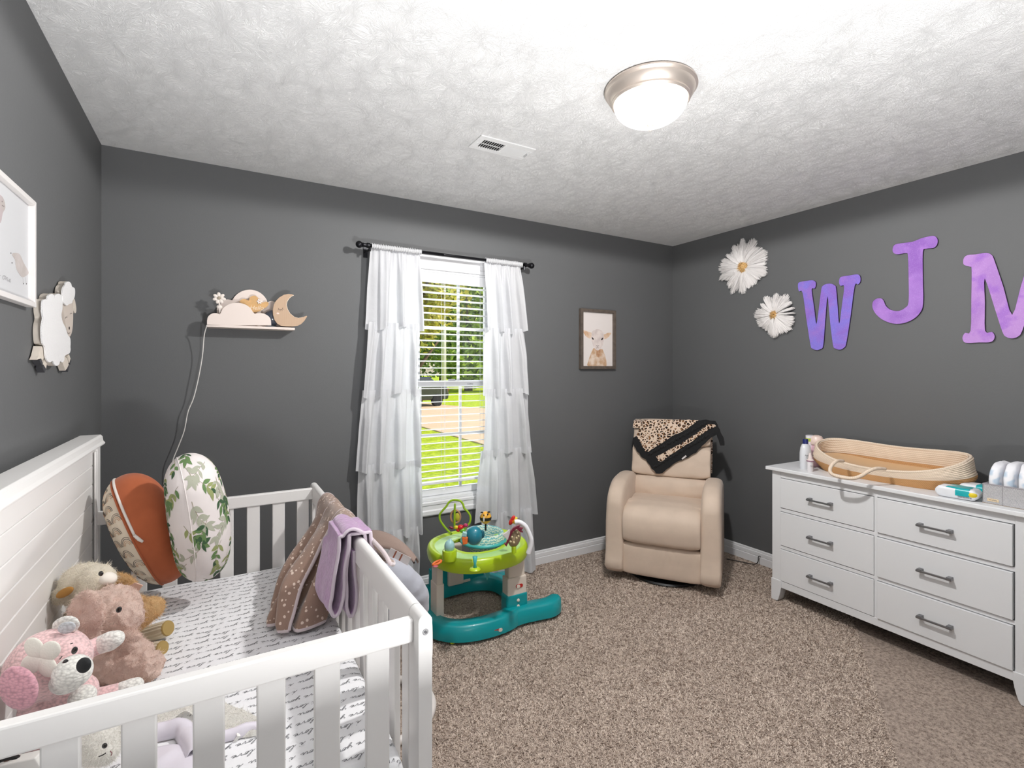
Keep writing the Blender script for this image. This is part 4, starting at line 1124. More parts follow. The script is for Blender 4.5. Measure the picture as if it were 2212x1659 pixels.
MB().tube(catmull([pt(870, 1185, 2.18), pt(840, 1215, 2.25), pt(800, 1230, 2.3)], 6), .005, 8).build('canopy_arm', mat('white_plastic', (232, 226, 222), .4), sw, smooth=True)
wp = mat('white_plastic', (232, 226, 222), .4)
cb = Vector((c.x, c.y, 0))
MB().tube([cb + Vector((.20 * math.cos(a), .20 * math.sin(a), .016)) for a in [2 * PI * i / 40 for i in range(40)]], .016, 10, closed=True).build('floor_ring', wp, sw, smooth=True)
for a in (35, 155, 270):
    a = R(a); MB().tube(catmull([cb + Vector((.20 * math.cos(a), .20 * math.sin(a), .02)), cb + Vector((.14 * math.cos(a), .14 * math.sin(a), .16)), cb + Vector((.05 * math.cos(a), .05 * math.sin(a), .32))], 6), .012, 10).build('leg', wp, sw, smooth=True)
MB().lathe([(0, .28), (.09, .28), (.10, .34), (.06, .40), (0, .41)], 24, Matrix.Translation(cb)).build('hub', wp, sw, smooth=True)
MB().ell(*E(903, 1278, ZS - .02, 12, 7, 10, 20)).build('strap_slot', mat('label_white', (214, 208, 206), .7), sw, smooth=True)
hr = thing('teether_ring', 'white plastic ring hanging on the outside of the near crib post', 'ring', (.40, 1.03, .80))
MB().tube([Vector((.404 + .0, 1.045 + .027 * math.cos(a), .792 + .030 * math.sin(a))) + Vector((.010 * math.cos(a), 0, 0)) for a in [2 * PI * i / 30 for i in range(30)]], .0045, 10, closed=True).build('ring', wp, hr, smooth=True)

# ------------------------------------------------------------------ activity walker
lime = mat('lime_plastic', (178, 208, 30), .3, coat=.2); teal = mat('teal_plastic', (8, 152, 158), .32, coat=.2); cream = mat('cream_plastic', (228, 216, 204), .35); lightlime = mat('light_lime_plastic', (150, 208, 90), .35, coat=.2)
wk = thing('baby_walker', 'round baby activity walker with lime tray and teal base under the window', 'baby walker', (1.25, 2.5, 0))
TX, TY = 1.222, 2.455; TZ = .445; RT0 = .250; RX_ = 1.08
def sqr(t, rx, ry, e=1.15):
    c_, s_ = math.cos(t), math.sin(t)
    return (rx * math.copysign(abs(c_) ** (2 / (2 * e)), c_), ry * math.copysign(abs(s_) ** (2 / (2 * e)), s_))
prof = [(.50, -.006), (.60, -.010), (.82, -.012), (.88, -.004), (.93, .003), (.965, .0), (.99, -.012), (1.0, -.03), (.985, -.060), (.965, -.070), (.94, -.064), (.9, -.02), (.6, -.022), (.50, -.018), (.50, -.006)]
b = MB(); n = 72
b.grid(lambda u, v: (TX + RX_ * sqr(2 * PI * u, RT0 * prof[int(round(v * 14))][0], RT0 * prof[int(round(v * 14))][0])[0], TY + sqr(2 * PI * u, 1, RT0 * prof[int(round(v * 14))][0])[1], TZ + prof[int(round(v * 14))][1]), n, 14, closeu=True)
b.build('tray', lime, wk, autos=50)
b = MB(); b.grid(lambda u, v: (TX + RX_ * sqr(2 * PI * u, RT0 * (.57 + .30 * v), 1)[0], TY + sqr(2 * PI * u, 1, RT0 * (.57 + .30 * v))[1], TZ - .0085 + .0012 * math.sin(PI * v)), n, 6, closeu=True)
b.build('tray_inlay', mat('pale_lime', (176, 220, 130), .3, coat=.3), wk, smooth=True)
# base ring
bp_ = [(1.00, 2.40), (1.08, 2.335), (1.22, 2.31), (1.36, 2.335), (1.45, 2.43), (1.52, 2.60), (1.50, 2.76), (1.38, 2.835), (1.20, 2.845), (1.05, 2.80), (.975, 2.66), (.965, 2.50)]
path = catmull(bp_, 8, closed=True)
def base_tube(path, w, zt, closed):
    b = MB(); k = len(path)
    sec = [(-1, .018), (-1, .035), (-.92, zt - .012), (-.6, zt), (.6, zt), (.92, zt - .012), (1, .035), (1, .018), (.8, .012), (-.8, .012)]
    vs = []
    for i in range(k):
        p = path[i]; t = (path[(i + 1) % k] - path[i - 1]) if closed else (path[min(i + 1, k - 1)] - path[max(i - 1, 0)]); t.normalize(); s = Vector((-t.y, t.x, 0))
        ww = w(i / k) if callable(w) else w
        for a, z_ in sec: q = p + s * a * ww; vs.append((q.x, q.y, z_))
    m = len(sec); kk = k if closed else k - 1
    fs = [(i * m + j, i * m + (j + 1) % m, ((i + 1) % k) * m + (j + 1) % m, ((i + 1) % k) * m + j) for i in range(kk) for j in range(m)]
    if not closed: fs += [tuple(range(m)), tuple(range((k - 1) * m, k * m))[::-1]]
    b.add(vs, fs); return b
base_tube(path, .048, .10, True).build('base_ring', teal, wk, autos=50)
tip = catmull([(1.33, 2.335), (1.42, 2.345), (1.52, 2.335), (1.60, 2.325), (1.655, 2.345), (1.675, 2.36)], 6)
base_tube(tip, lambda t: .050 * math.sqrt(max(.05, 1 - max(0, t - .55) ** 2 * 4.9)), .096, False).build('base_foot', teal, wk, autos=50)
tip = catmull([(1.45, 2.80), (1.55, 2.80), (1.65, 2.79), (1.69, 2.785)], 6)
base_tube(tip, lambda t: .042 * math.sqrt(max(.05, 1 - max(0, t - .55) ** 2 * 4.9)), .085, False).build('base_foot', teal, wk, autos=50)
# front right leg, teal riser, cream sleeve
lx0, lx1, ly_ = 1.352, 1.466, 2.385
MB().box(lx0 - .01, lx1 + .01, ly_ - .045, ly_ + .03, .02, .165).build('leg_riser', teal, wk, bevel=.014, seg=3)
MB().box(lx0 - .002, lx1 + .004, ly_ - .040, ly_ + .025, .150, .255).build('leg_sleeve', cream, wk, bevel=.006)
MB().box(lx0 + .008, lx1 - .004, ly_ - .032, ly_ + .018, .250, .405).build('leg', cream, wk, bevel=.006)
red = mat('red_switch', (190, 40, 36), .4)
def pill(cx_, y, cz, w, h, m_, name, d=.003):
    pts = [(w - h + h * math.cos(R(a)), h * math.sin(R(a))) for a in range(-90, 91, 15)] + [(-w + h + h * math.cos(R(a)), h * math.sin(R(a))) for a in range(90, 271, 15)]
    MB().prism(pts, d, basis((cx_, y, cz), (1, 0, 0), (0, 0, 1), (0, -1, 0))).build(name, m_, wk)
pill((lx0 + lx1) / 2 + .012, ly_ - .0405, .205, .022, .0095, red, 'height_switch'); pill((lx0 + lx1) / 2 + .004, ly_ - .0425, .205, .011, .0085, cream, 'switch_knob', .004)
for zz_ in (.150 - .02, .150 - .052, .150 - .088):
    MB().lathe([(0, .004), (.008, .004), (.0095, 0)], 16, basis(((lx0 + lx1) / 2 + .002, ly_ - .046, zz_), (1, 0, 0), (0, 0, 1), (0, -1, 0))).build('height_button', cream, wk, smooth=True)
pill(1.245, 2.266, .042, .026, .009, red, 'lock_switch'); pill(1.258, 2.264, .043, .011, .0085, cream, 'switch_knob', .004)
# left leg and rear leg
for (cx_, cy_, ww, dd) in ((1.005, 2.50, .022, .045), (1.24, 2.80, .05, .02)):
    MB().box(cx_ - ww, cx_ + ww, cy_ - dd, cy_ + dd, .085, .26).build('leg_sleeve', cream, wk, bevel=.006)
    MB().box(cx_ - ww * .8, cx_ + ww * .8, cy_ - dd * .85, cy_ + dd * .85, .25, .405 if cy_ < 2.7 else .33).build('leg', cream, wk, bevel=.005)
MB().box(1.08, 1.44, 2.80, 2.83, .08, .205).build('rear_panel', teal, wk, bevel=.008)
MB().box(1.20, 1.34, 2.79, 2.80, .085, .10).build('rear_latch', cream, wk, bevel=.003)
for x, y in ((1.02, 2.345), (1.60, 2.33), (1.03, 2.80), (1.52, 2.80)):
    b = MB(); b.ell((x, y - .01, .017), (.016, .016, .016)); b.build('wheel', lime, wk, smooth=True)
MB().lathe([(0, .02), (.10, .02), (.10, .024), (0, .024)], 30, Matrix.Translation((1.24, 2.58, 0)))
# seat
aq = NT('aqua_mesh_fabric', .9, .1)
w_ = aq.node('TexWave', {'Vector': aq.tc.outputs['Object'], 'Scale': 26., 'Distortion': 6., 'Detail': 1., 'Detail Scale': 3.}, bands_direction='Z')
aq.color(aq.mix(aq.step(w_.outputs[0], .35, .6), (112, 178, 184), (214, 226, 206)))
SX_, SY_ = TX + .045, TY + .02
prof = [(.118, -.012), (.122, .0), (.118, .026), (.112, .045), (.104, .050), (.096, .044), (.088, .01), (.075, -.06), (.03, -.10), (0, -.105)]
MB().lathe(prof, 40, Matrix.Translation((SX_, SY_, TZ))).build('seat', aq.m, wk, smooth=True)
MB().lathe([(.120, -.010), (.128, -.004), (.128, .004), (.120, .010)], 40, Matrix.Translation((SX_, SY_, TZ))).build('seat_ring', mat('aqua_plastic', (70, 176, 176), .35), wk, smooth=True)
# tray toys (parts of the walker)
ZT = 2.62
def tbp(pts, r, name, m_, Z=ZT, par=wk, **k):
    return MB().tube(catmull([tuple(pt(x, y, Z + (0 if len(q) == 0 else q[0]))) for x, y, *q in pts], 6), r, 10, **k).build(name, m_, par, smooth=True)
arch = [(976, 1154), (962, 1140), (951, 1124), (950, 1112), (956, 1103), (964, 1094), (969, 1086), (976, 1081), (985, 1080), (994, 1082), (1000, 1089), (1003, 1098), (1010, 1105), (1016, 1116), (1015, 1128), (1008, 1138), (998, 1150)]
tbp([(x, y) for x, y in arch], .0058, 'toy_arch', mat('olive_lime_plastic', (150, 186, 36), .35), Z=2.78)
tbp([(983, 1087), (982, 1110), (982, 1142)], [.003] + [.006] * 12, 'arch_post', mat('olive_lime_plastic', (150, 186, 36), .35), Z=2.76)
c = pt(984, 1116, 2.77); b = MB(); b.tube([c + Mv @ Vector((pr_(10.5, 2.77) * math.cos(a), 0, pr_(14, 2.77) * math.sin(a))) for a in [2 * PI * i / 24 for i in range(24)]], .0055, 8, closed=True); b.build('ring_toy', mat('tan_plastic', (180, 138, 104), .5), wk, smooth=True)
MB().ell(*E(988, 1117, 2.77, 6, 9, 3)).build('printed_cloth', mat('mustard_cloth', (190, 180, 60), .8), wk, smooth=True)
for x, y, r_, col_ in ((986, 1139, 5, (230, 200, 40)), (995, 1139, 7, (212, 30, 40)), (1006, 1135, 5.5, (176, 30, 90)), (990, 1145, 5, (206, 40, 44)), (999, 1145, 7, (120, 190, 60))):
    MB().ell(*E(x, y, 2.72, r_, r_ * .8)).build('bead', mat('bead%d' % col_[0], col_, .35, coat=.3), wk, smooth=True)
pc = pt(971, 1176, 2.50); r_ = pr_(15.5, 2.5)
MB().lathe([(0, 0), (r_ * .98, 0), (r_, .004), (r_, .046), (r_ * .95, .050), (r_ * .85, .050), (0, .050)], 32, Matrix.Translation((pc.x, pc.y, TZ - .006))).build('pop_up_pot', lime, wk, autos=40)
bd = blob([((pc.x, pc.y, TZ + .062), (.026, .026, .032)), ((pc.x + .004, pc.y, TZ + .088), (.008, .012, .012))], .003, 2).build('pop_up_bird', mat('pale_aqua_plastic', (160, 204, 204), .35), wk, smooth=True)
MB().ell(*E(975, 1140, 2.42, 5.5, 2.6, 3, 20)).build('wing', mat('maroon_plastic', (116, 26, 50), .4), bd, smooth=True)
c = pt(944, 1171, 2.44); b = MB(); b.tube([Vector((c.x, c.y, TZ + .002)) + Vector((.021 * math.cos(a), .013 * math.sin(a), .006 * math.cos(a))) for a in [2 * PI * i / 24 for i in range(24)]], .006, 8, closed=True); b.build('slide_ring', mat('orange_plastic', (232, 116, 50), .4), wk, smooth=True)
c = pt(941, 1180, 2.40); MB().lathe([(0, .001), (.0115, .001), (.0125, 0)], 20, Matrix.Translation((c.x, c.y, TZ + .001))).build('round_logo', mat('logo_pink', (186, 80, 100), .5), wk)
# bee
be = E(1049, 1118, 2.72, 12.5, 13.5, 12)
bee = thing  # (name kept short)
bo = MB().ell(*be).build('bee_spinner', mat('bee_yellow', (240, 178, 60), .35, coat=.3), wk, smooth=True)
bc, br, bM = be
b = MB(); b.grid(lambda u, v: bc + bM @ Vector((br[0] * 1.02 * math.cos(2 * PI * u) * math.cos(-.35 + .5 * v), br[1] * 1.02 * math.sin(2 * PI * u) * math.cos(-.35 + .5 * v), br[2] * 1.02 * math.sin(-.35 + .5 * v) )), 30, 6, closeu=True); b.build('stripe', mat('toy_black', (22, 20, 20), .5), bo, smooth=True)
for x, y in ((1045, 1113), (1053, 1112)): MB().ell(*E(x, y, 2.685, 1.6, 1.8, 1.5)).build('eye', eyeb, bo, smooth=True)
for x, y in ((1041, 1107), (1056, 1106)): MB().ell(*E(x, y, 2.70, 3.2, 1.6, 3, 0)).build('antenna', mat('toy_black', (22, 20, 20), .5), bo, smooth=True)
MB().ell(*E(1045, 1122, 2.683, 2, 6, 1.5)).build('wing', mat('label_white', (214, 208, 206), .7), bo, smooth=True)
tbp([(1049, 1130), (1049, 1138), (1049, 1146)], .005, 'bee_stem', mat('toy_black', (22, 20, 20), .5), Z=2.72)
# teal ball bird
bb_ = MB().ell(*E(1024, 1157, 2.42, 18.5, 20.5, 18)).build('ball_bird', mat('deep_teal_plastic', (28, 122, 140), .28, coat=.4), wk, smooth=True)
MB().prism([(-.006, -.020), (.016, -.016), (.018, .014), (-.010, .018)], .022, basis(pt(1003, 1165, 2.40), (CAM_R[0], CAM_R[1], 0), (0, 0, 1))).build('beak', mat('orange_plastic', (232, 116, 50), .4), bb_, bevel=.003)
MB().ell(*E(1042, 1154, 2.42, 5, 9, 4)).build('tail', mat('tail_teal', (16, 92, 108), .4), bb_, smooth=True)
MB().prism([(-.012, -.008), (.012, -.010), (.014, .008), (-.006, .014)], .02, basis(pt(1003, 1153, 2.40), (CAM_R[0], CAM_R[1], 0), (0, 0, 1))).build('cheek', mat('pale_aqua_plastic', (160, 204, 204), .35), bb_, bevel=.003)
c = pt(1026, 1196, 2.38)
MB().tube([(c.x, c.y, TZ + .0), (c.x, c.y, TZ + .02), (c.x, c.y, TZ + .055)], [.010, .006, .012], 12).build('bird_stem', mat('aqua_plastic', (70, 176, 176), .35), wk, smooth=True)
MB().lathe([(0, .010), (.022, .008), (.027, 0)], 24, Matrix.Translation((c.x, c.y, TZ - .006))).build('spring_puck', lime, wk, smooth=True)
# hedgehog
hg = MB().ell(*E(1111, 1160, 2.50, 14, 22, 16, 12)).build('hedgehog', mat('taupe_rubber', (168, 148, 118), .5), wk, smooth=True)
for x, y in ((1108, 1148), (1118, 1150), (1106, 1160), (1116, 1162), (1110, 1172), (1120, 1158), (1103, 1170)):
    MB().ell(*E(x, y, 2.46, 2.6, 2.6, 3)).build('bump', mat('cream_rubber', (206, 190, 150), .5), hg, smooth=True)
mar = mat('maroon_plastic', (116, 26, 50), .4)
mane = [(1093, 1172), (1098, 1158), (1102, 1146), (1108, 1138), (1117, 1134), (1124, 1132), (1121, 1137), (1130, 1139), (1125, 1143), (1130, 1148), (1124, 1147), (1116, 1140), (1108, 1146), (1102, 1158), (1098, 1170), (1094, 1178), (1089, 1172)]
cc = pt(1108, 1155, 2.47)
MB().prism([((x - 1108) * 2.47 / FPX, -(y - 1155) * 2.47 / FPX) for x, y in mane], .02, basis(cc, (CAM_R[0], CAM_R[1], 0), (0, 0, 1))).build('mane', mar, hg, bevel=.001)
MB().prism([(-.052, .005), (-.03, .018), (-.018, .03), (-.012, .012), (-.022, -.022), (-.03, -.018)], .02, basis(cc, (CAM_R[0], CAM_R[1], 0), (0, 0, 1), )).build('face', mat('label_white', (214, 208, 206), .7), hg, bevel=.002)
for x, y, cl in ((1104, 1127, (206, 36, 30)), (1108, 1124, (236, 120, 30)), (1113, 1124, (226, 206, 60)), (1108, 1121, (206, 36, 30))):
    MB().ell(*E(x, y, 2.56, 4.5, 8, 4, 25)).build('comb', mat('comb%d_%d' % cl[:2], cl, .5), hg, smooth=True)
tbp([(1110, 1180), (1110, 1188), (1110, 1194)], .012, 'hedgehog_stem', lime, Z=2.48)
tbp([(1112, 1128), (1122, 1128), (1134, 1136), (1142, 1150), (1147, 1165), (1146, 1180), (1141, 1196)], .0125, 'white_arch', mat('arch_white', (236, 236, 240), .35), Z=2.50)
MB().box(1.33, 1.385, 2.42, 2.47, TZ - .008, TZ + .022).build('arch_clip', lightlime, wk, bevel=.006)
tag_ = MB().prism([(-.012, .02), (.012, .02), (.014, .0), (.0, -.03)], .002, basis(pt(1052, 1242, 2.60), (CAM_R[0], CAM_R[1], 0), (0, 0, 1))).build('seat_label', mat('aqua_plastic', (70, 176, 176), .35), wk)

# ------------------------------------------------------------------ recliner
leather = mat('cream_suede', (212, 192, 174), .62, spec=.25, sheen=.15, var=.05, vscale=9, bump=.25, bscale=14, bdist=.006)
rec = thing('recliner', 'cream upholstered recliner armchair in the far right corner', 'armchair', (2.42, 2.265, 0), R(-55.2))
def yz_prism(prof, x0, x1):
    b = MB(); n = len(prof)
    b.add([(x, p[0], p[1]) for x in (x0, x1) for p in prof], [tuple(range(n))[::-1], tuple(range(n, 2 * n))] + [(i, (i + 1) % n, n + (i + 1) % n, n + i) for i in range(n)])
    return b
arm = [(.015, .055), (.0, .20), (.0, .46), (.006, .52), (.03, .565), (.07, .60), (.13, .63), (.20, .645), (.30, .65), (.42, .645), (.52, .62), (.565, .57), (.575, .48), (.57, .055)]
for s in (-1, 1):
    x0, x1 = (s * .355, s * .238) if s < 0 else (.238, .355)
    b = MB(); cols_ = []
    nx_ = 14
    # puffed arm: cross-section narrows towards its edges
    ar = catmull([(p[0], p[1]) for p in arm], 3, closed=True); n = len(ar); cy_, cz_ = .29, .34
    for i in range(nx_ + 1):
        t = i / nx_ * 2 - 1; e = max(0, 1 - abs(t) ** 3.2) ** .5; 
        for q in ar:
            ins = (1 - e) * (.014 + .031 * ss(.34, .56, q.y))
            d = Vector((q.x - cy_, q.y - cz_)); L_ = d.length; sc_ = (L_ - ins) / L_
            flare = .010 * s * (q.y > .4) * t * 0
            b.v.append((x0 + (x1 - x0) * i / nx_ + flare, cy_ + d.x * sc_, max(.05, cz_ + d.y * sc_)))
    for i in range(nx_):
        for j in range(n): b.f.append((i * n + j, (i + 1) * n + j, (i + 1) * n + (j + 1) % n, i * n + (j + 1) % n)); b.m.append(0)
    b.f.append(tuple(range(n))); b.f.append(tuple(range(nx_ * n, (nx_ + 1) * n))[::-1]); b.m += [0, 0]
    b.build('arm', leather, rec, smooth=True, local=True)
def puff(name, cx_, hx, prof, depth=.02, nx_=36, crease=None, par=rec, m_=leather, e_=2.6):
    """cushion: closed (y,z) profile swept over x with rounded side edges"""
    pr = catmull([(p[0], p[1]) for p in prof], 5, closed=True); n = len(pr)
    cy_ = sum(q.x for q in pr) / n; cz_ = sum(q.y for q in pr) / n; b = MB()
    for i in range(nx_ + 1):
        t = -1 + 2 * i / nx_; t = math.copysign(1 - (1 - abs(t)) ** 1.5, t); e = max(0, 1 - abs(t) ** (e_ * 2)) ** .5
        for q in pr:
            d = Vector((q.x - cy_, q.y - cz_)); L_ = d.length; sc_ = max(.02, (L_ - (1 - e) * depth * 1.0) / L_)
            y, z = cy_ + d.x * sc_, cz_ + d.y * sc_
            if crease: y, z = crease(cx_ + hx * t, y, z)
            b.v.append((cx_ + hx * t, y, z))
    for i in range(nx_):
        for j in range(n): b.f.append((i * n + j, (i + 1) * n + j, (i + 1) * n + (j + 1) % n, i * n + (j + 1) % n)); b.m.append(0)
    b.f.append(tuple(range(n))); b.f.append(tuple(range(nx_ * n, (nx_ + 1) * n))[::-1]); b.m += [0, 0]
    return b.build(name, m_, par, smooth=True, local=True)
def wr(x, y, z):
    g = math.exp(-((x - .07) / .05) ** 2) * math.exp(-((z - .2) / .06) ** 2)
    return y + g * .008 * math.sin((x - z * .3) * 190), z
puff('front_panel', 0, .245, [(.05, .055), (.016, .06), (.010, .16), (.016, .245), (.05, .262), (.12, .25), (.12, .06)], .012, crease=wr)
puff('footrest', 0, .240, [(.03, .262), (-.012, .275), (-.030, .33), (-.034, .39), (-.018, .45), (.03, .492), (.10, .505), (.22, .500), (.24, .40), (.10, .28)], .022)
puff('seat', 0, .238, [(.10, .40), (.10, .49), (.16, .508), (.30, .500), (.46, .485), (.47, .40)], .02)
tl = .235   # backward lean per metre of height
def bk(y, z): return (y + (z - .48) * tl, z)
def cr2(x, y, z):
    return y + .0045 * mnoise.noise(Vector((x * 14, z * 22, 3))) * (1 if y < .6 else 0), z
puff('lumbar_cushion', 0, .262, [bk(.435, .47), bk(.405, .51), bk(.395, .56), bk(.405, .605), bk(.44, .622), bk(.50, .62), bk(.50, .47)], .020, crease=cr2)
puff('back_cushion', 0, .270, [bk(.44, .618), bk(.402, .635), bk(.392, .72), bk(.397, .80), bk(.41, .835), bk(.50, .838), bk(.50, .62)], .022, crease=cr2)
puff('head_cushion', 0, .268, [bk(.45, .832), bk(.405, .85), bk(.398, .91), bk(.405, .96), bk(.43, .985), bk(.50, .988), bk(.50, .84)], .022, crease=cr2)
puff('back_shell', 0, .262, [bk(.48, .30), bk(.48, .96), bk(.50, .985), bk(.54, .975), bk(.56, .90), bk(.565, .30)], .02)
MB().box(-.24, .24, .08, .54, .07, .41).build('frame', mat('frame_dark', (46, 42, 40), .8), rec, local=True)
blk = mat('swivel_black', (20, 20, 22), .45)
MB().lathe([(0, .0), (.25, .0), (.262, .008), (.255, .018), (.12, .024), (.11, .07), (0, .07)], 48, Matrix.Translation((0, .29, 0))).build('swivel_base', blk, rec, local=True, autos=35)
MB().tube([(-.285, .10, .50), (-.235, .10, .50)], .001, 4)
Rm = ROOTM[rec.name]
cordb = thing('power_cord', 'short black power cord on the carpet beside the recliner', 'cord', (3.25, 2.25, 0))
MB().tube(catmull([(3.327, 2.18, .06), (3.30, 2.175, .062), (3.285, 2.17, .03), (3.28, 2.20, .006), (3.24, 2.28, .006), (3.20, 2.36, .006)], 8), .003, 6).build('cord', blk, cordb, smooth=True)

# leopard blanket over the chair back
lt = thing('leopard_throw', 'leopard print blanket with black ruffled trim over the recliner back', 'blanket', tuple(Rm @ Vector((0, .53, .99))))
def leo():
    t = NT('leopard_fleece', .95, .1); P = t.tc.outputs['Object']
    nz = t.node('TexNoise', {'Vector': P, 'Scale': 70., 'Detail': 1.})
    P2 = t.node('VectorMath', {0: P, 1: t.node('VectorMath', {0: nz.outputs['Color'], 'Scale': .010}, operation='SCALE').outputs[0]}, operation='ADD').outputs[0]
    v = t.node('TexVoronoi', {'Vector': P2, 'Scale': 46.}, ); d = v.outputs['Distance']
    e = t.node('TexVoronoi', {'Vector': P2, 'Scale': 46.}, feature='DISTANCE_TO_EDGE').outputs['Distance']
    ring_ = t.math('MULTIPLY', t.step(e, .10, .15), t.step(d, .16, .22))
    n3 = t.node('TexNoise', {'Vector': P, 'Scale': 95., 'Detail': 1.}).outputs[0]
    gap = t.step(n3, .40, .46)
    core = t.mix(t.math('MULTIPLY', ring_, gap), t.mix(t.step(e, .10, .15), (222, 200, 180), (150, 108, 74)), (32, 24, 22))
    t.color(core); t.b.inputs['Sheen Weight'].default_value = .3; return t.m
LEO = leo(); ruff = mat('black_ruffle', (17, 17, 19), .9, sheen=.1, bump=.5, bscale=120, bdist=.004)
P0 = Rm @ Vector((0, bk(.386, .80)[0], .80)); Nn = (Rm.to_3x3() @ Vector((0, -1, tl))).normalized()
ux = (Rm.to_3x3() @ Vector((1, 0, 0))).normalized(); uy = Nn.cross(ux).normalized()
if uy.z < 0: uy = -uy
def on_back(px, py, lift=0.0):
    q = onplane(px, py, P0, Nn); d = q - P0; return d.dot(ux), d.dot(uy)
def throw_piece(pts, z0, th, name, m_, wav=0):
    o = [on_back(x, y) for x, y in pts]
    return MB().prism(o, th, basis(P0, ux, uy, Nn), z0=z0).build(name, m_, lt, bevel=.003)
X = lambda p: [(1350 + x / 9.617, 890 + y / 9.617) for x, y in p]
import math as _m
def ragged(pts, amp, step):
    out = []; r_ = random.Random(3)
    for i in range(len(pts)):
        a, b_ = Vector(pts[i]), Vector(pts[(i + 1) % len(pts)]); L_ = (b_ - a).length; k = max(1, int(L_ / step)); nn_ = Vector((-(b_ - a).y, (b_ - a).x)).normalized() if L_ > 0 else Vector((0, 0))
        for j in range(k): out.append(tuple(a.lerp(b_, j / k) + nn_ * r_.uniform(-amp, amp) * (1 if j else 0)))
    return out
throw_piece(ragged(X([(180, 540), (245, 500), (330, 280), (430, 190), (1500, 175), (1700, 160), (1880, 190), (1925, 260), (2050, 530), (2070, 700), (1980, 700), (1905, 470), (1780, 540), (1660, 660), (1480, 850), (1200, 1000), (1060, 1050), (930, 1150), (780, 1270), (650, 1280), (560, 1180), (440, 990), (340, 930), (190, 700)]), 1.2, 6), .004, .012, 'ruffle_trim', ruff)
throw_piece(ragged(X([(245, 500), (340, 270), (440, 170), (1000, 165), (1540, 175), (1450, 240), (1280, 370), (1000, 500), (700, 700), (500, 830), (430, 820)]), .8, 5), .017, .004, 'leopard_panel', LEO)
throw_piece(ragged(X([(650, 930), (780, 870), (1000, 750), (1250, 610), (1500, 440), (1720, 260), (1860, 265), (1900, 300), (1700, 400), (1450, 580), (1150, 770), (920, 920), (780, 1040), (700, 1020)]), .8, 5), .017, .004, 'leopard_panel', LEO)
throw_piece(X([(1180, 970), (1265, 900), (1290, 925), (1200, 995)]), .017, .002, 'care_tag', mat('label_white', (214, 208, 206), .7))
for i_, ((ax_, ay_), (bx_, by_)) in enumerate((((500, 890), (1700, 230)), ((620, 1150), (1750, 480)))):
    a = on_back(*X([(ax_, ay_)])[0]); c_ = on_back(*X([(bx_, by_)])[0]); pts = []
    for k in range(90):
        t = k / 89; x = a[0] + (c_[0] - a[0]) * t; y = a[1] + (c_[1] - a[1]) * t
        pts.append(P0 + ux * x + uy * (y + .006 * math.sin(k * 1.1)) + Nn * (.016 + .003 * math.sin(k * 1.7)))
    MB().tube(pts, .008, 8).build('ruffle_fold', ruff, lt, smooth=True)
# part that goes over the top and down behind
b = MB(); zt = .992
sec = [(bk(.392, .95)[0] - .006, .955), (bk(.40, .985)[0] - .004, .992), (bk(.45, .99)[0], 1.006), (bk(.51, .99)[0], 1.004), (bk(.56, .97)[0] + .006, .97), (bk(.575, .8)[0] + .008, .80), (bk(.575, .62)[0] + .01, .64)]
sc_ = catmull(sec, 6); nn_ = len(sc_) - 1
b.grid(lambda u, v: tuple(Vector((-.272 + .546 * u, sc_[int(round(v * nn_))].x, sc_[int(round(v * nn_))].y + .004 * math.sin(u * 23) * (v > .9)))), 30, nn_)
b.v = [tuple(Rm @ Vector(v)) for v in b.v]
b.build('leopard_back', LEO, lt, smooth=True, solid=.006, offset=0)
# ------------------------------------------------------------------ dresser
dwm = mat('dresser_white', (232, 233, 235), .32, bump=.03, bscale=30)
dk = mat('gap_dark', (52, 54, 58), .8)
dr_ = thing('dresser', 'white six drawer dresser with brushed bar handles along the right wall', 'dresser', (2.900, 1.822, 0), R(-91.6))
W_, DP, HT = 1.135, .425, .803
L_ = dict(local=True)
MB().box(-.028, W_ + .028, -.026, DP, .782, HT).build('top', dwm, dr_, bevel=.004, seg=3, **L_)
MB().box(0, .053, 0, .05, .127, .782).build('front_stile', dwm, dr_, bevel=.0015, **L_)
MB().box(1.082, W_, 0, .05, .127, .782).build('front_stile', dwm, dr_, bevel=.0015, **L_)
MB().box(0, .02, .05, DP, .10, .782).build('side_panel', dwm, dr_, bevel=.0015, **L_)
MB().box(W_ - .02, W_, .05, DP, .10, .782).build('side_panel', dwm, dr_, bevel=.0015, **L_)
MB().box(.555, .569, .001, .03, .10, .76).build('centre_stile', dwm, dr_, bevel=.001, **L_)
for z0, z1 in ((.742, .782), (.542, .563), (.319, .339)):
    MB().box(.053, 1.082, .0015, .03, z0 + .001, z1 - .001).build('rail', dwm, dr_, bevel=.001, **L_)
MB().box(.053, 1.082, .0, .03, .086, .127).build('apron', dwm, dr_, bevel=.0015, **L_)
MB().box(.02, W_ - .02, .032, DP - .01, .10, .78).build('carcass', dk, dr_, **L_)
for s, x0 in ((1, 0), (-1, W_)):
    pts = [(-.004, 0), (-.004, .127), (.057, .127), (.057, .090)] + [(.057 - .012 * math.sin(R(a)) - .001 * a / 90, .090 - .09 * (1 - math.cos(R(a))) ) for a in range(10, 91, 10)]
    pts = [(-.004, .0), (-.004, .128), (.058, .128), (.058, .086), (.054, .06), (.048, .035), (.042, .015), (.034, 0)]
    M = basis((x0, -.004, 0), (s, 0, 0), (0, 0, 1), (0, 1, 0))
    if s < 0: M = Matrix(((-1, 0, 0, x0), (0, 0, 1, -.004), (0, 1, 0, 0), (0, 0, 0, 1)))
    MB().prism(pts, .056, M).build('foot', dwm, dr_, bevel=.002, **L_)
    MB().prism(pts, .05, Matrix.Translation((0, DP - .06, 0)) @ M).build('foot', dwm, dr_, bevel=.002, **L_)
hm = mat('pewter_handle', (132, 132, 134), .35, metal=.7)
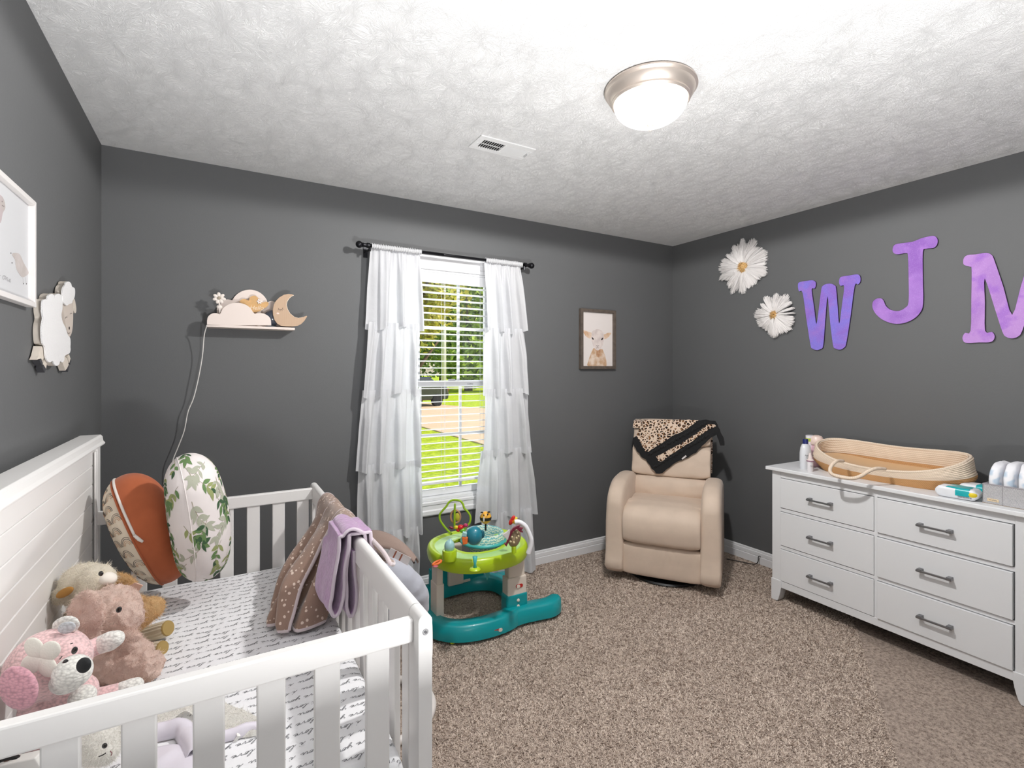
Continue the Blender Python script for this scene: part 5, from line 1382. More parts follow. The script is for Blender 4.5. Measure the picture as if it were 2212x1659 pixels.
for ci_, (x0, x1) in enumerate(((.0545, .554), (.5705, 1.0795))):
    for ri, (z0, z1) in enumerate(((.5655, .7405), (.3415, .5405), (.1295, .3175))):
        yo = (-.003 if ci_ == 0 else -.008)
        o = MB().box(x0, x1 - (.0 if ci_ == 0 else .003), yo, .018, z0, z1 - .001).build('drawer', dwm, dr_, bevel=.0018, **L_)
        o['label'] = '%s %s drawer of the white dresser' % (('top', 'middle', 'bottom')[ri], ('left', 'right')[ci_])
        cx_ = .292 if ci_ == 0 else .815; cz_ = (.655, .441, .221)[ri]; hw = .068
        b = MB().box(cx_ - hw, cx_ + hw, yo - .030, yo - .022, cz_ - .0045, cz_ + .0045)
        b.build('handle', hm, o, bevel=.001, **L_)
        q = MB()
        for sx_ in (-1, 1):
            h = MB().box(cx_ + sx_ * (hw - .012) - .009, cx_ + sx_ * (hw - .012) + .009, yo - .028, yo + .001, cz_ - .006, cz_ + .0085)
            h.build('handle_post', hm, o, bevel=.001, **L_)
Dm = ROOTM[dr_.name]
def D(u, v, z): return Dm @ Vector((u, v, z))

# ------------------------------------------------------------------ rope changing basket
bk_ = thing('changing_basket', 'cream and tan coiled rope changing basket with tan pad on the dresser', 'basket', tuple(D(.512, .215, HT)), R(-91.6))
def rope_mat(name, c, c2):
    t = NT(name, .9, .15); P = t.tc.outputs['Object']
    w = t.node('TexWave', {'Vector': t.node('Mapping', {'Vector': P, 'Rotation': (0, .5, 0)}).outputs[0], 'Scale': 40., 'Distortion': 1.}, bands_direction='X')
    t.color(t.mix(t.step(w.outputs[0], .2, .8, 0., .35), c, c2)); t.bump(w.outputs[0], .25, .002); return t.m
ropec = rope_mat('cream_rope', (232, 214, 194), (214, 190, 166)); ropet = rope_mat('tan_rope', (206, 160, 112), (180, 132, 84))
HB = [0]
AX_, AY_ = .358, .150
def rimh(t):   # angle: 0 = right end, 90 = back, 180 = left end, 270 = front
    s_, c_ = math.sin(t), math.cos(t)
    base = .118 + .040 * abs(c_) ** 1.5 + (.038 * s_ if s_ > 0 else .052 * s_)
    return base
def bpt(t, h, f):
    """wall point; h 0..1 from base to rim"""
    H_ = rimh(t); z = h * H_
    bulge = .86 + .17 * math.sin(min(1, z / .10) * PI * .62) - .03 * max(0, (z - .08) / .08)
    c_, s_ = math.cos(t), math.sin(t); ex = .78
    x = AX_ * bulge * f * math.copysign(abs(c_) ** ex, c_); y = AY_ * bulge * f * math.copysign(abs(s_) ** ex, s_)
    return Vector((x, y, z))
for nm, h0, h1, m_ in (('lower_band', 0, .52, ropet), ('upper_band', .52, 1, ropec)):
    b = MB(); nu_, nv_ = 120, 60
    def f_(u, v):
        t = 2 * PI * u; h = h0 + (h1 - h0) * v; rows = rimh(t) / .0085 * 0 + 16
        k = 1 + .010 * abs(math.sin(PI * rows * h)); p = bpt(t, h, k); return p
    b.grid(f_, nu_, nv_, closeu=True)
    k0 = len(b.v)
    b.grid(lambda u, v: bpt(2 * PI * u, h1 - (h1 - h0) * v, .955 - .008 * abs(math.sin(PI * 16 * (h1 - (h1 - h0) * v)))), nu_, nv_, closeu=True)
    b.build(nm, m_, bk_, smooth=True, local=True)
MB().tube([bpt(2 * PI * i / 90, 1, .98) for i in range(90)], .0068, 8, closed=True)
b = MB(); b.tube([bpt(2 * PI * i / 90, 1, .98) for i in range(90)], .0068, 8, closed=True); b.build('rim', ropec, bk_, smooth=True, local=True)
b = MB(); b.grid(lambda u, v: bpt(2 * PI * u, .02, v * .96 + .001), 60, 6, closeu=True); b.build('base', ropet, bk_, smooth=True, local=True)
def padz(x, y): return .052 + .055 * (x / AX_) ** 2 * (1 if x < 0 else .35) + .02 * (y / AY_) ** 2
b = MB()
def pf(u, v):
    t = 2 * PI * u; p = bpt(t, .35, .93 * v + .0001); return (p.x, p.y, padz(p.x, p.y) - .014 * ss(.9, 1, v))
b.grid(pf, 70, 20, closeu=True); b.build('pad', mat('tan_pad', (218, 176, 128), .8, sheen=.2, bump=.15, bscale=60), bk_, smooth=True, local=True)
def H(px, py, Z): return pt(px, py, Z)
hp = [(1821, 996, 2.66), (1808, 996, 2.62), (1798, 1004, 2.60), (1793, 1013, 2.585), (1795, 1022, 2.575), (1806, 1028, 2.56), (1825, 1032, 2.53), (1845, 1033, 2.505), (1862, 1027, 2.49), (1876, 1018, 2.475), (1893, 1012, 2.475), (1912, 1013, 2.49)]
Bm = ROOTM[bk_.name]; inv = Bm.inverted()
pts = catmull([tuple(pt(q[0], q[1], q[2] + .03)) for q in hp], 6)
for q in pts: q.z = max(q.z, HT + .009)
MB().tube(pts, .0088, 10).build('rope_handle', ropec, bk_, smooth=True)

# ------------------------------------------------------------------ bottles
def lotion(name, label, px, py, Z, prof, col_, capprof, capcol, lab=None):
    p = pt(px, py, Z); p.z = HT
    t = thing(name, label, 'bottle', tuple(p), 0)
    M = Matrix.Translation(p)
    o = MB().lathe(prof, 28, M @ Matrix.Diagonal((1, .75, 1, 1))).build('bottle_body', mat(name + 'c%d%d' % (col_[0], px), col_, .3, coat=.2), t, autos=35)
    MB().lathe(capprof, 20, M).build('cap', mat(name + 'k%d%d' % (capcol[0], px), capcol, .3), t, autos=35)
    return t, p
t, p = lotion('lotion_bottle', 'tall white lotion bottle with navy flip cap at the dresser left end', 1740, 996, 2.96,
    [(0, 0), (.034, 0), (.037, .006), (.038, .06), (.0375, .095), (.033, .125), (.024, .143), (.018, .147), (0, .147)], (222, 224, 228), [(0, .147), (.0145, .147), (.0145, .172), (.013, .175), (0, .175)], (34, 44, 104))
face = lambda p, h, off: basis(Vector((p.x, p.y, p.z + h)) + Vector((-CAM_A[0], -CAM_A[1], 0)) * off, (CAM_R[0], CAM_R[1], 0), (0, 0, 1))
prm = mat('print_grey', (90, 92, 98), .6)
text_mb('Aquaphor', .013, .0002, face(p, .085, .0385)).build('label_text', prm, t)
text_mb('Baby', .012, .0002, face(p, .066, .0388)).build('label_text', prm, t)
b = MB(); 
b = MB().lathe([(0, .0002), (.006, .0002), (.0065, 0)], 12, face(p, .048, .038)).build('label_leaf', prm, t)
t, p = lotion('cream_tube', 'white squeeze tube with green band behind the lotion bottle', 1749, 985, 3.06,
    [(0, 0), (.02, 0), (.024, .01), (.026, .03), (.027, .185), (0, .185)], (230, 226, 232), [(0, 0), (.0, 0), (.021, 0), (.021, .012), (0, .013)], (220, 216, 222))
MB().lathe([(.0272, .148), (.0276, .150), (.0276, .166), (.0272, .168)], 28, Matrix.Translation(p) @ Matrix.Diagonal((1, .75, 1, 1))).build('green_band', mat('band_green', (170, 190, 70), .4), t, smooth=True)
t, p = lotion('dropper_bottle', 'small white bottle with clear pointed cap in front of the lotion bottle', 1750, 999, 2.88,
    [(0, 0), (.018, 0), (.0195, .004), (.0195, .052), (.016, .060), (0, .060)], (226, 222, 224), [(0, .060), (.0185, .060), (.0185, .066), (.012, .072), (.009, .088), (.004, .106), (0, .108)], (228, 214, 210))
MB().lathe([(.0186, .058), (.0192, .059), (.0192, .063), (.0186, .064)], 20, Matrix.Translation(p)).build('cap_ring', mat('ring_purple', (150, 110, 130), .5), t, smooth=True)
text_mb('Saline', .009, .0002, face(p, .035, .0198)).build('label_text', prm, t)
t, p = lotion('pump_bottle', 'pink round shouldered bottle beside the rope basket', 1764, 990, 3.04,
    [(0, 0), (.036, 0), (.040, .01), (.040, .10), (.034, .125), (.022, .135), (0, .135)], (220, 180, 190), [(0, .132), (.036, .132), (.040, .14), (.038, .165), (.028, .182), (.012, .188), (0, .188)], (232, 208, 198))
MB().tube([p + Vector((-.02, -.02, .125)), p + Vector((-.04, -.035, .127)), p + Vector((-.052, -.045, .112))], .007, 8).build('spout', mat('spout_pink', (232, 208, 198), .3), t, smooth=True)

# ------------------------------------------------------------------ wipes, storage bin, diapers
sw_m = mat('wipes_white', (232, 234, 238), .35, bump=.3, bscale=18, bdist=.004)
def wipes(name, label, u, v, rz, sx_, sy_, h, tealx0, tealx1, seed, txt):
    p = D(u, v, HT); t = thing(name, label, 'wipes pack', tuple(p), R(-91.6 + rz)); M = ROOTM[t.name]
    b = MB()
    def f_(uu, vv, g=0.0):
        th = 2 * PI * uu; ph = -PI / 2 + PI * vv; e1, e2 = .35, .3
        c_, s_ = math.cos(ph), math.sin(ph); k = abs(c_) ** e1
        x = (sx_ + g) * k * math.copysign(abs(math.cos(th)) ** e2, math.cos(th)); y = (sy_ + g) * k * math.copysign(abs(math.sin(th)) ** e2, math.sin(th)); z = h / 2 + (h / 2 + g) * math.copysign(abs(s_) ** .6, s_)
        if x > .8 * sx_ or x < -.8 * sx_: z = h / 2 + (z - h / 2) * (1 - .5 * (abs(x) / sx_ - .8) / .2)
        z += .0025 * mnoise.noise(Vector((x * 40, y * 40, seed))) * (z > .01)
        return Vector((x, y, z))
    b.grid(lambda u_, v_: f_(u_, v_), 60, 24, closeu=True); o = b.build('pouch', sw_m, t, smooth=True, local=True)
    bm_ = mat('wipes_teal', (20, 172, 178), .3, coat=.3, bump=.5, bscale=25, bdist=.004)
    nb = MB(); nb.v = [tuple(q) for q in [f_(i / 60, j / 24, .0012) for j in range(25) for i in range(60)]]
    for j in range(7, 24):
        for i in range(60):
            ids = [j * 60 + i, j * 60 + (i + 1) % 60, (j + 1) * 60 + (i + 1) % 60, (j + 1) * 60 + i]
            if all(tealx0 < nb.v[k][0] < tealx1 and nb.v[k][2] > h * .3 for k in ids): nb.f.append(tuple(ids)); nb.m.append(0)
    nb.build('teal_wrap', bm_, o, smooth=True, local=True)
    ye = mat('wipes_yellow', (232, 206, 40), .4)
    q = MB().ell((sx_ * .70, -sy_ * .82, h * .55), (.020, .010, .014)).build('yellow_badge', ye, o, smooth=True, local=True)
    text_mb(txt, .014, .0003, Matrix.Translation((sx_ * .42, -sy_ * 1.02, h * .30)) @ Matrix.Rotation(R(90), 4, 'X')).build('label_text', prm, o, local=True)
    return t
wipes('wipes_pack', 'teal and white baby wipes pack at the front of the dresser', .880, .045, 4, .078, .045, .052, -.036, .052, 2, 'Sensitive')
wipes('wipes_pack', 'second teal wipes pack behind, against the storage bin', .915, .165, 0, .070, .045, .055, -.01, .08, 5, 'wipes')
bn = thing('storage_bin', 'grey woven fabric storage bin at the right end of the dresser', 'storage bin', tuple(D(1.066, .16, HT)), R(-91.6))
def bin_mat():
    t = NT('grey_woven', .9, .2); P = t.tc.outputs['Object']
    w = t.node('TexWave', {'Vector': t.node('Mapping', {'Vector': P, 'Rotation': (0, .8, 0)}).outputs[0], 'Scale': 75., 'Distortion': 2.})
    n2 = t.node('TexNoise', {'Vector': P, 'Scale': 260., 'Detail': 2.})
    t.color(t.mix(t.step(t.math('ADD', t.math('MULTIPLY', w.outputs[0], .5), t.math('MULTIPLY', n2.outputs[0], .5)), .3, .7), (150, 150, 154), (206, 204, 204))); return t.m
bm2 = bin_mat(); hw, hd, hh, th_ = .100, .125, .082, .006
MB().box(-hw, hw, -hd, -hd + th_, 0, hh).build('front', bm2, bn, local=True, bevel=.002)
MB().box(-hw, hw, hd - th_, hd, 0, hh).build('back', bm2, bn, local=True, bevel=.002)
MB().box(-hw, -hw + th_, -hd, hd, 0, hh).build('side', bm2, bn, local=True, bevel=.002)
MB().box(hw - th_, hw, -hd, hd, 0, hh).build('side', bm2, bn, local=True, bevel=.002)
MB().box(-hw, hw, -hd, hd, 0, .004).build('base', mat('bin_base', (150, 132, 112), .8), bn, local=True)
b = MB(); b.tube([(x, y, hh) for x, y in ((-hw + .003, -hd + .003), (hw - .003, -hd + .003), (hw - .003, hd - .003), (-hw + .003, hd - .003))], .005, 8, closed=True); b.build('rim_binding', mat('bin_edge', (150, 146, 150), .8), bn, local=True)
MB().box(-.0345, -.0335, -hd - .001, -hd, 0, hh).build('seam', mat('bin_edge', (150, 146, 150), .8), bn, local=True)
tg = MB().box(-.083, -.045, -hd - .0015, -hd, .012, .024).build('fabric_patch', mat('patch_cream', (222, 200, 166), .7), bn, local=True)
text_mb('CleverMade', .0055, .0002, Matrix.Translation((-.064, -hd - .0018, .018)) @ Matrix.Rotation(R(90), 4, 'X')).build('patch_text', prm, bn, local=True)
dm_ = NT('diaper_white', .8, .2); nzz = dm_.node('TexNoise', {'Vector': dm_.tc.outputs['Object'], 'Scale': 16., 'Detail': 2.})
dm_.color(dm_.mix(dm_.step(nzz.outputs[0], .58, .66), (240, 240, 244), (196, 212, 228))); dm_.bump(nzz.outputs[0], .5, .01)
for i in range(4):
    x = -.071 + i * .0475
    d_ = thing('diaper', ('folded white diaper standing at the %s of the grey bin' % ('left edge', 'second place from the left', 'second place from the right', 'right edge')[i]), 'diaper', tuple(ROOTM[bn.name] @ Vector((x, 0, .005))), R(-91.6), group='diapers in the grey bin')
    b = MB()
    def f_(u, v, x=x, i=i):
        th = 2 * PI * u; ph = -PI / 2 + PI * v; k = abs(math.cos(ph)) ** .45
        q = Vector((.0226 * k * math.copysign(abs(math.cos(th)) ** .5, math.cos(th)), .10 * k * math.copysign(abs(math.sin(th)) ** .5, math.sin(th)), .085 + .083 * math.copysign(abs(math.sin(ph)) ** .55, math.sin(ph))))
        q.z -= .05 * max(0, abs(q.y) / .10 - .3) ** 2 * (q.z > .08); q.z += (i * .005)
        q.x += .003 * mnoise.noise(Vector((q.y * 30, q.z * 30, i))); q.z += .004 * mnoise.noise(Vector((q.x * 60, q.y * 30, i + 9))) * (q.z > .05)
        return q
    b.grid(f_, 36, 24, closeu=True); b.build('folded_cloth', dm_.m, d_, smooth=True, local=True)

# ------------------------------------------------------------------ letters on the right wall
def galaxy(name, c1, c2, c3):
    t = NT(name, .75, .25); P = t.tc.outputs['Object']
    a = t.node('TexNoise', {'Vector': P, 'Scale': 6., 'Detail': 4., 'Distortion': .8}).outputs[0]; g = t.node('TexNoise', {'Vector': P, 'Scale': 14., 'Detail': 3.}).outputs[0]
    f = t.node('TexNoise', {'Vector': P, 'Scale': 420., 'Detail': 1.}).outputs[0]
    c = t.mix(t.step(a, .4, .6), c1, c2); c = t.mix(t.math('MULTIPLY', t.step(g, .52, .66), .6), c, c3)
    t.color(t.mix(t.math('MULTIPLY', t.step(f, .6, .72), .25), c, (225, 205, 240))); t.bump(f, .3, .001); return t.m
dark_edge = mat('letter_edge', (52, 36, 66), .7)
def letter(name, label, pts, m_, org=(1520, 480), sc_=3.1965, n=4):
    P = [onx(org[0] + x / sc_, org[1] + y / sc_, XR - .013) for x, y in pts]
    c = sum(P, Vector()) / len(P)
    t = thing(name, label, 'letter', (XR, c.y, c.z), 0)
    o2 = catmull([(-(q.y), q.z) for q in P], n, closed=True); o2 = [(q.x, q.y) for q in o2]
    MB().prism(o2, .010, basis((XR - .0005, 0, 0), (0, -1, 0), (0, 0, 1), (-1, 0, 0)), z0=0).build('board', dark_edge, t)
    MB().prism(o2, .0025, basis((XR - .0105, 0, 0), (0, -1, 0), (0, 0, 1), (-1, 0, 0))).build('painted_face', m_, t)
    return t
Wp = [(652, 425), (665, 413), (710, 405), (752, 401), (772, 414), (773, 440), (764, 458), (745, 466), (762, 590), (778, 705), (797, 580), (812, 465), (822, 440), (845, 427), (880, 425), (905, 437), (914, 460), (925, 590), (936, 703), (955, 570), (970, 444), (947, 440), (935, 422), (937, 395), (950, 377), (1005, 368), (1060, 360), (1080, 375), (1081, 410), (1065, 430), (1042, 440), (1015, 640), (985, 830), (970, 865), (940, 880), (910, 872), (893, 848), (872, 680), (855, 510), (838, 690), (825, 850), (808, 875), (780, 883), (750, 872), (737, 845), (708, 660), (683, 487), (660, 478), (652, 455)]
letter('wall_letter', 'purple and blue letter W on the right wall, nearest the white flowers', Wp, galaxy('galaxy_blue', (140, 106, 198), (132, 118, 212), (158, 116, 200)), n=3)
Jp = [(1305, 185), (1315, 160), (1345, 148), (1440, 135), (1500, 112), (1560, 97), (1595, 96), (1615, 120), (1610, 155), (1585, 178), (1535, 183), (1513, 205), (1513, 380), (1515, 560), (1493, 625), (1445, 670), (1380, 697), (1310, 700), (1240, 676), (1190, 635), (1166, 590), (1168, 552), (1190, 530), (1218, 525), (1240, 538), (1258, 578), (1295, 607), (1350, 612), (1392, 590), (1415, 550), (1415, 390), (1411, 235), (1398, 213), (1350, 221), (1322, 219), (1307, 205)]
letter('wall_letter', 'purple letter J on the right wall, highest of the letters', Jp, galaxy('galaxy_violet', (148, 102, 188), (166, 122, 202), (178, 128, 210)), n=3)
Ml = [(2130, 640), (2070, 450), (2005, 258), (1985, 224), (1950, 211), (1880, 222), (1825, 226), (1798, 245), (1792, 275), (1800, 296), (1840, 308), (1850, 330), (1848, 540), (1843, 750), (1805, 764), (1787, 795), (1797, 826), (1830, 834), (1900, 830), (1970, 829), (2000, 815), (2009, 785), (1990, 757), (1943, 750), (1942, 560), (1940, 388), (2005, 580), (2062, 755), (2090, 792), (2130, 802)]
cM = onx(1520 + 2130 / 3.1965, 600, XR - .013).y
P = [onx(1520 + x / 3.1965, 480 + y / 3.1965, XR - .013) for x, y in Ml]
half = [(-q.y, q.z) for q in P]; mir = [(-2 * cM - a, b_) for a, b_ in half[1:-1]][::-1]
o2 = half + mir; t = thing('wall_letter', 'lilac purple letter M cut by the right edge of the photo', 'letter', (XR, cM, 1.75), 0)
o2 = [(q.x, q.y) for q in catmull(o2, 3, closed=True)]
MB().prism(o2, .010, basis((XR - .0005, 0, 0), (0, -1, 0), (0, 0, 1), (-1, 0, 0))).build('board', dark_edge, t)
MB().prism(o2, .0025, basis((XR - .0105, 0, 0), (0, -1, 0), (0, 0, 1), (-1, 0, 0))).build('painted_face', galaxy('galaxy_lilac', (172, 128, 198), (184, 140, 206), (150, 96, 196)), t)

# ------------------------------------------------------------------ tulle daisies
tul = mat('white_tulle', (244, 240, 238), .9, sheen=.3)
ctr = mat('daisy_centre', (240, 200, 136), .8, bump=1, bscale=160, bdist=.01, var=.2, vscale=90)
def daisy(label, px, py, rpx, rc, seed, n):
    c = onx(px, py, XR - .035); Z = c.x * CAM_A[0] + c.y * CAM_A[1]; Rr = rpx * Z / FPX; rng = random.Random(seed)
    t = thing('wall_daisy', label, 'wall flower', (XR, c.y, c.z), 0, 'tulle daisies on the right wall')
    for k in range(n):
        a = 2 * PI * k / n + rng.uniform(-.08, .08); Lp = Rr * rng.uniform(.80, 1.05); wd = rng.uniform(.12, .19)
        b = MB(); lift = rng.uniform(.0, .02); tw = rng.uniform(-.1, .1)
        for i in range(120):
            s_ = rng.uniform(-1, 1); aa = a + s_ * wd; r0 = Rr * .12; L2 = Lp * (1 - .10 * s_ * s_) * rng.uniform(.82, 1)
            x0 = XR - .012 - rng.random() * .022 - lift; pts = []
            for q in range(4):
                f = q / 3; rad = r0 + (L2 - r0) * f; an = aa + tw * f * s_
                pts.append((x0 + .012 * f * rng.random() - .010 * math.sin(PI * f), c.y - rad * math.cos(an), c.z + rad * math.sin(an)))
            ribbon(b, pts, .0017 * (1 if q else 1), (-1, rng.uniform(-.35, .35), rng.uniform(-.35, .35)))
        b.build('petal', tul, t)
    b = MB().ell((XR - .04, c.y, c.z), (.018, rc, rc), nu=28, nv=14); fur(b, 900, .012, .003, curl=.3, seed=seed)
    b.build('centre', ctr, t, smooth=True)
    MB().lathe([(0, 0), (Rr * .3, 0), (Rr * .3, .006), (0, .006)], 24, basis((XR - .001, c.y, c.z), (0, 1, 0), (0, 0, 1), (-1, 0, 0))).build('backing', mat('white_felt', (240, 236, 226), .95), t)
daisy('large white tulle daisy with gold centre, upper one near the corner', 1605, 577, 61, .036, 4, 28)
daisy('smaller white tulle daisy with gold centre, below the large one', 1673, 680, 49, .024, 9, 24)

# ------------------------------------------------------------------ lamb picture on the back wall
YW = YB
pc_ = thing('framed_picture', 'small dark wood framed picture of a lamb on the back wall', 'picture', tuple(ony(1292, 733, YW)))
TL, TR_, BR, BL = (1256, 666), (1331, 671.5), (1331, 799), (1253, 797)
x0 = ony(1255.5, 700, YW - .03).x; x1 = ony(1331, 700, YW - .03).x; z1 = ony(1331, 671.5, YW - .03).z; z0 = ony(1331, 797, YW - .03).z
fw = .022; wd_ = mat('grey_brown_wood', (92, 82, 74), .6, var=.25, vscale=30, bump=.3, bscale=60)
def bar(a, b_, nm):  # mitred frame bar: outer edge a->b_
    pass
for q in (((x0, z0), (x1, z0), (x1 - fw, z0 + fw), (x0 + fw, z0 + fw)), ((x0, z1), (x1, z1), (x1 - fw, z1 - fw), (x0 + fw, z1 - fw)), ((x0, z0), (x0, z1), (x0 + fw, z1 - fw), (x0 + fw, z0 + fw)), ((x1, z0), (x1, z1), (x1 - fw, z1 - fw), (x1 - fw, z0 + fw))):
    MB().prism(list(q), .03, basis((0, YW - .001, 0), (1, 0, 0), (0, 0, 1), (0, -1, 0))).build('frame_side', wd_, pc_, bevel=.0015)
ax0, ax1, az0, az1 = x0 + fw, x1 - fw, z0 + fw, z1 - fw
pap = MB().box(ax0 - .003, ax1 + .003, YW - .012, YW - .002, az0 - .003, az1 + .003).build('print', mat('print_paper', (226, 218, 214), .7), pc_)
def art(pts, m_, lift, name, smooth_=3, close=True):
    """pts in zoom pixels of the print (left 365, right 995, top 300, bottom 1395)"""
    o = [(ax0 + (x - 365) / 630 * (ax1 - ax0), az1 - (y - 300) / 1095 * (az1 - az0)) for x, y in pts]
    o = [(q.x, q.y) for q in catmull(o, smooth_, closed=True)]
    return MB().prism(o, .0004 + lift, basis((0, YW - .0121, 0), (1, 0, 0), (0, 0, 1), (0, -1, 0))).build(name, m_, pap)
wc = lambda n_, a, b_, sc_=20: galaxy_w(n_, a, b_, sc_)
def galaxy_w(name, c1, c2, sc_):
    t = NT(name, .8, .1); a = t.node('TexNoise', {'Vector': t.tc.outputs['Object'], 'Scale': float(sc_), 'Detail': 5.}).outputs[0]; t.color(t.mix(t.step(a, .38, .62), c1, c2)); return t.m
art([(480, 1394), (490, 1300), (520, 1200), (560, 1100), (600, 1030), (680, 1060), (770, 1040), (810, 1110), (845, 1200), (865, 1300), (860, 1394), (700, 1394)], galaxy_w('lamb_body', (196, 160, 128), (224, 206, 190), 22), .0002, 'painted_body')
art([(540, 830), (500, 830), (450, 800), (410, 750), (380, 690), (400, 675), (460, 690), (520, 710), (560, 730)], galaxy_w('lamb_ear', (206, 168, 136), (226, 204, 184), 30), .0004, 'painted_ear')
art([(810, 830), (850, 830), (900, 800), (935, 760), (965, 705), (930, 700), (880, 710), (830, 740), (800, 740)], galaxy_w('lamb_ear', 0, 0, 1) if False else MATS['lamb_ear'], .0004, 'painted_ear')
art([(555, 740), (575, 690), (620, 655), (690, 640), (760, 660), (795, 700), (810, 760), (805, 860), (790, 950), (760, 1010), (720, 1055), (680, 1075), (640, 1055), (600, 1000), (575, 930), (555, 850)], galaxy_w('lamb_face_paint', (226, 214, 208), (206, 192, 188), 26), .0007, 'painted_head')
art([(690, 1075), (640, 1060), (620, 1040), (650, 1120), (660, 1200), (720, 1210), (740, 1120), (735, 1040)], galaxy_w('lamb_shade', (180, 136, 104), (200, 164, 134), 40), .0005, 'painted_chest')
ek = mat('paint_dark', (48, 38, 38), .7)
for ex in (578, 775): art([(ex - 22, 812), (ex, 815), (ex + 20, 838), (ex + 18, 858), (ex, 856), (ex - 14, 838)] if ex < 600 else [(ex + 22, 812), (ex, 815), (ex - 20, 838), (ex - 18, 862), (ex, 860), (ex + 14, 838)], ek, .0010, 'painted_eye')
b = MB()
def a2(x, y): return (ax0 + (x - 365) / 630 * (ax1 - ax0), YW - .0134, az1 - (y - 300) / 1095 * (az1 - az0))
ribbon(b, [a2(648, 965), a2(665, 980), a2(680, 990), a2(695, 980), a2(708, 965)], .0022, (0, -1, 0)); b.build('painted_nose', ek, pap)
b = MB(); ribbon(b, [a2(650, 1030), a2(668, 1022), a2(680, 1024), a2(692, 1022), a2(708, 1030)], .0016, (0, -1, 0)); b.build('painted_mouth', ek, pap)
b = MB(); ribbon(b, [a2(680, 990), a2(680, 1006)], .0016, (0, -1, 0)); b.build('painted_lip', ek, pap)

# ------------------------------------------------------------------ cloud shelf
sh_c = mat('cloud_pinkwhite', (232, 218, 210), .5); S = lambda x, y, yw: (lambda q: (q.x, q.z))(ony(380 + x / 6.9125, 580 + y / 6.9125, yw))
cs = thing('cloud_shelf', 'pale cloud shaped floating wall shelf on the back wall', 'shelf', (.15, YB, 1.60))
YS = 2.892
MB().box(-.050, .352, YS, YB - .001, 1.600, 1.613).build('shelf_board', sh_c, cs, bevel=.002)
def cloud(pts, yf, th, name, m_, par):
    o = [S(x, y, yf) for x, y in pts]
    return MB().prism(o, th, basis((0, yf + th, 0), (1, 0, 0), (0, 0, 1), (0, -1, 0))).build(name, m_, par, bevel=.0012)
front = [(463, 850)] + [(463, 770)] + arc(585, 765, 118, 180, 305, 14, 100) + arc(910, 690, 243, 190, 345, 20, 180) + arc(1250, 790, 170, 245, 360, 12, 125) + [(1425, 850)]
cloud(front, YS, .010, 'cloud_front', sh_c, cs)
back = [(600, 870), (600, 600)] + arc(760, 560, 110, 190, 290, 10, 100) + arc(1090, 590, 285, 205, 335, 18, 275) + arc(1420, 640, 130, 240, 360, 10, 155) + [(1550, 870)]
cloud([(x + 10, y) for x, y in back], YB - .014, .010, 'cloud_back', sh_c, cs)
wood = NT('light_wood', .6, .3); ww_ = wood.node('TexWave', {'Vector': wood.node('Mapping', {'Vector': wood.tc.outputs['Object'], 'Scale': (1, 1, .12)}).outputs[0], 'Scale': 70., 'Distortion': 4., 'Detail': 3.}, bands_direction='X')
wood.color(wood.mix(ww_.outputs[0], (190, 160, 134), (202, 174, 148)))
fl = thing('wooden_flower', 'white wooden daisy standing on the left of the cloud shelf', 'ornament', tuple((-.0, YS + .012, 1.613)))
fwm = mat('flower_white', (236, 226, 218), .5); fx, fz = S(645, 440, YS + .004)
for k in range(7):
    a = R(95 + k * 51.4); MB().ell((fx + .0175 * math.cos(a), YS + .002 + .008, fz + .0175 * math.sin(a)), (.0125, .005, .0082), Matrix.Rotation(-a, 3, 'Y')).build('petal', fwm, fl, smooth=True)
MB().ell((fx, YS + .003, fz), (.0075, .004, .0075)).build('centre', mat('flower_grey', (170, 158, 140), .6), fl, smooth=True)
MB().tube([(fx, YS + .012, fz - .01), (fx + .004, YS + .016, 1.66), (fx + .002, YS + .018, 1.613)], .004, 8).build('stem', fwm, fl, smooth=True)
fx2, fz2 = S(650, 575, YS + .02); MB().ell((fx2, YS + .016, fz2), (.013, .006, .011)).build('leaf', fwm, fl, smooth=True)
mo = thing('wooden_moon', 'wooden crescent moon with sleeping face on the right of the cloud shelf', 'ornament', tuple((.31, YS + .01, 1.613)))
K = lambda x, y: (380 + 0, 0)
moon = [(1748, 225), (1700, 205), (1600, 195), (1480, 215), (1350, 290), (1250, 390), (1190, 500), (1165, 640), (1170, 780), (1210, 920), (1290, 1030), (1400, 1090), (1560, 1105), (1720, 1105), (1860, 1090), (1960, 1040), (2050, 950), (2130, 820), (2100, 810), (2000, 850), (1880, 875), (1760, 840), (1640, 740), (1570, 620), (1540, 500), (1560, 400), (1620, 310), (1690, 250)]
def S2(x, y, yw): q = ony(500 + x / 13.01, 620 + y / 13.01, yw); return (q.x, max(q.z, 1.6132))
o = [S2(x, y, YS + .006) for x, y in moon]
MB().prism(o, .016, basis((0, YS + .022, 0), (1, 0, 0), (0, 0, 1), (0, -1, 0))).build('crescent', wood.m, mo)
o3 = [S2(x, y, YS + .006) for x, y in moon]
em = mat('moon_edge', (228, 216, 200), .5)
b = MB(); n = len(o3)
inner = [19 + i for i in range(9)] + [0]
def offs(i, d):
    return (o3[i % n][0] + d, YS + .0062, o3[i % n][1])
b.tube([(o3[i % n][0] + .001, YS + .014, o3[i % n][1]) for i in inner], .0022, 6, flat=1); b.build('edge_band', em, mo, smooth=True)
def stroke(pts, w, m_, name, par, yw, f=S2):
    b = MB(); P = [(lambda q: Vector((q[0], yw, q[1])))(f(x, y, yw + .002)) for x, y in pts]; P = catmull([tuple(p) for p in P], 4); ribbon(b, P, w, (0, -1, 0)); return b.build(name, m_, par, solid=.0004)
blk2 = mat('paint_dark', (48, 38, 38), .7)
stroke([(1312, 595), (1340, 625), (1385, 632), (1425, 620), (1448, 575)], .0014, blk2, 'painted_eyelid', mo, YS + .0052)
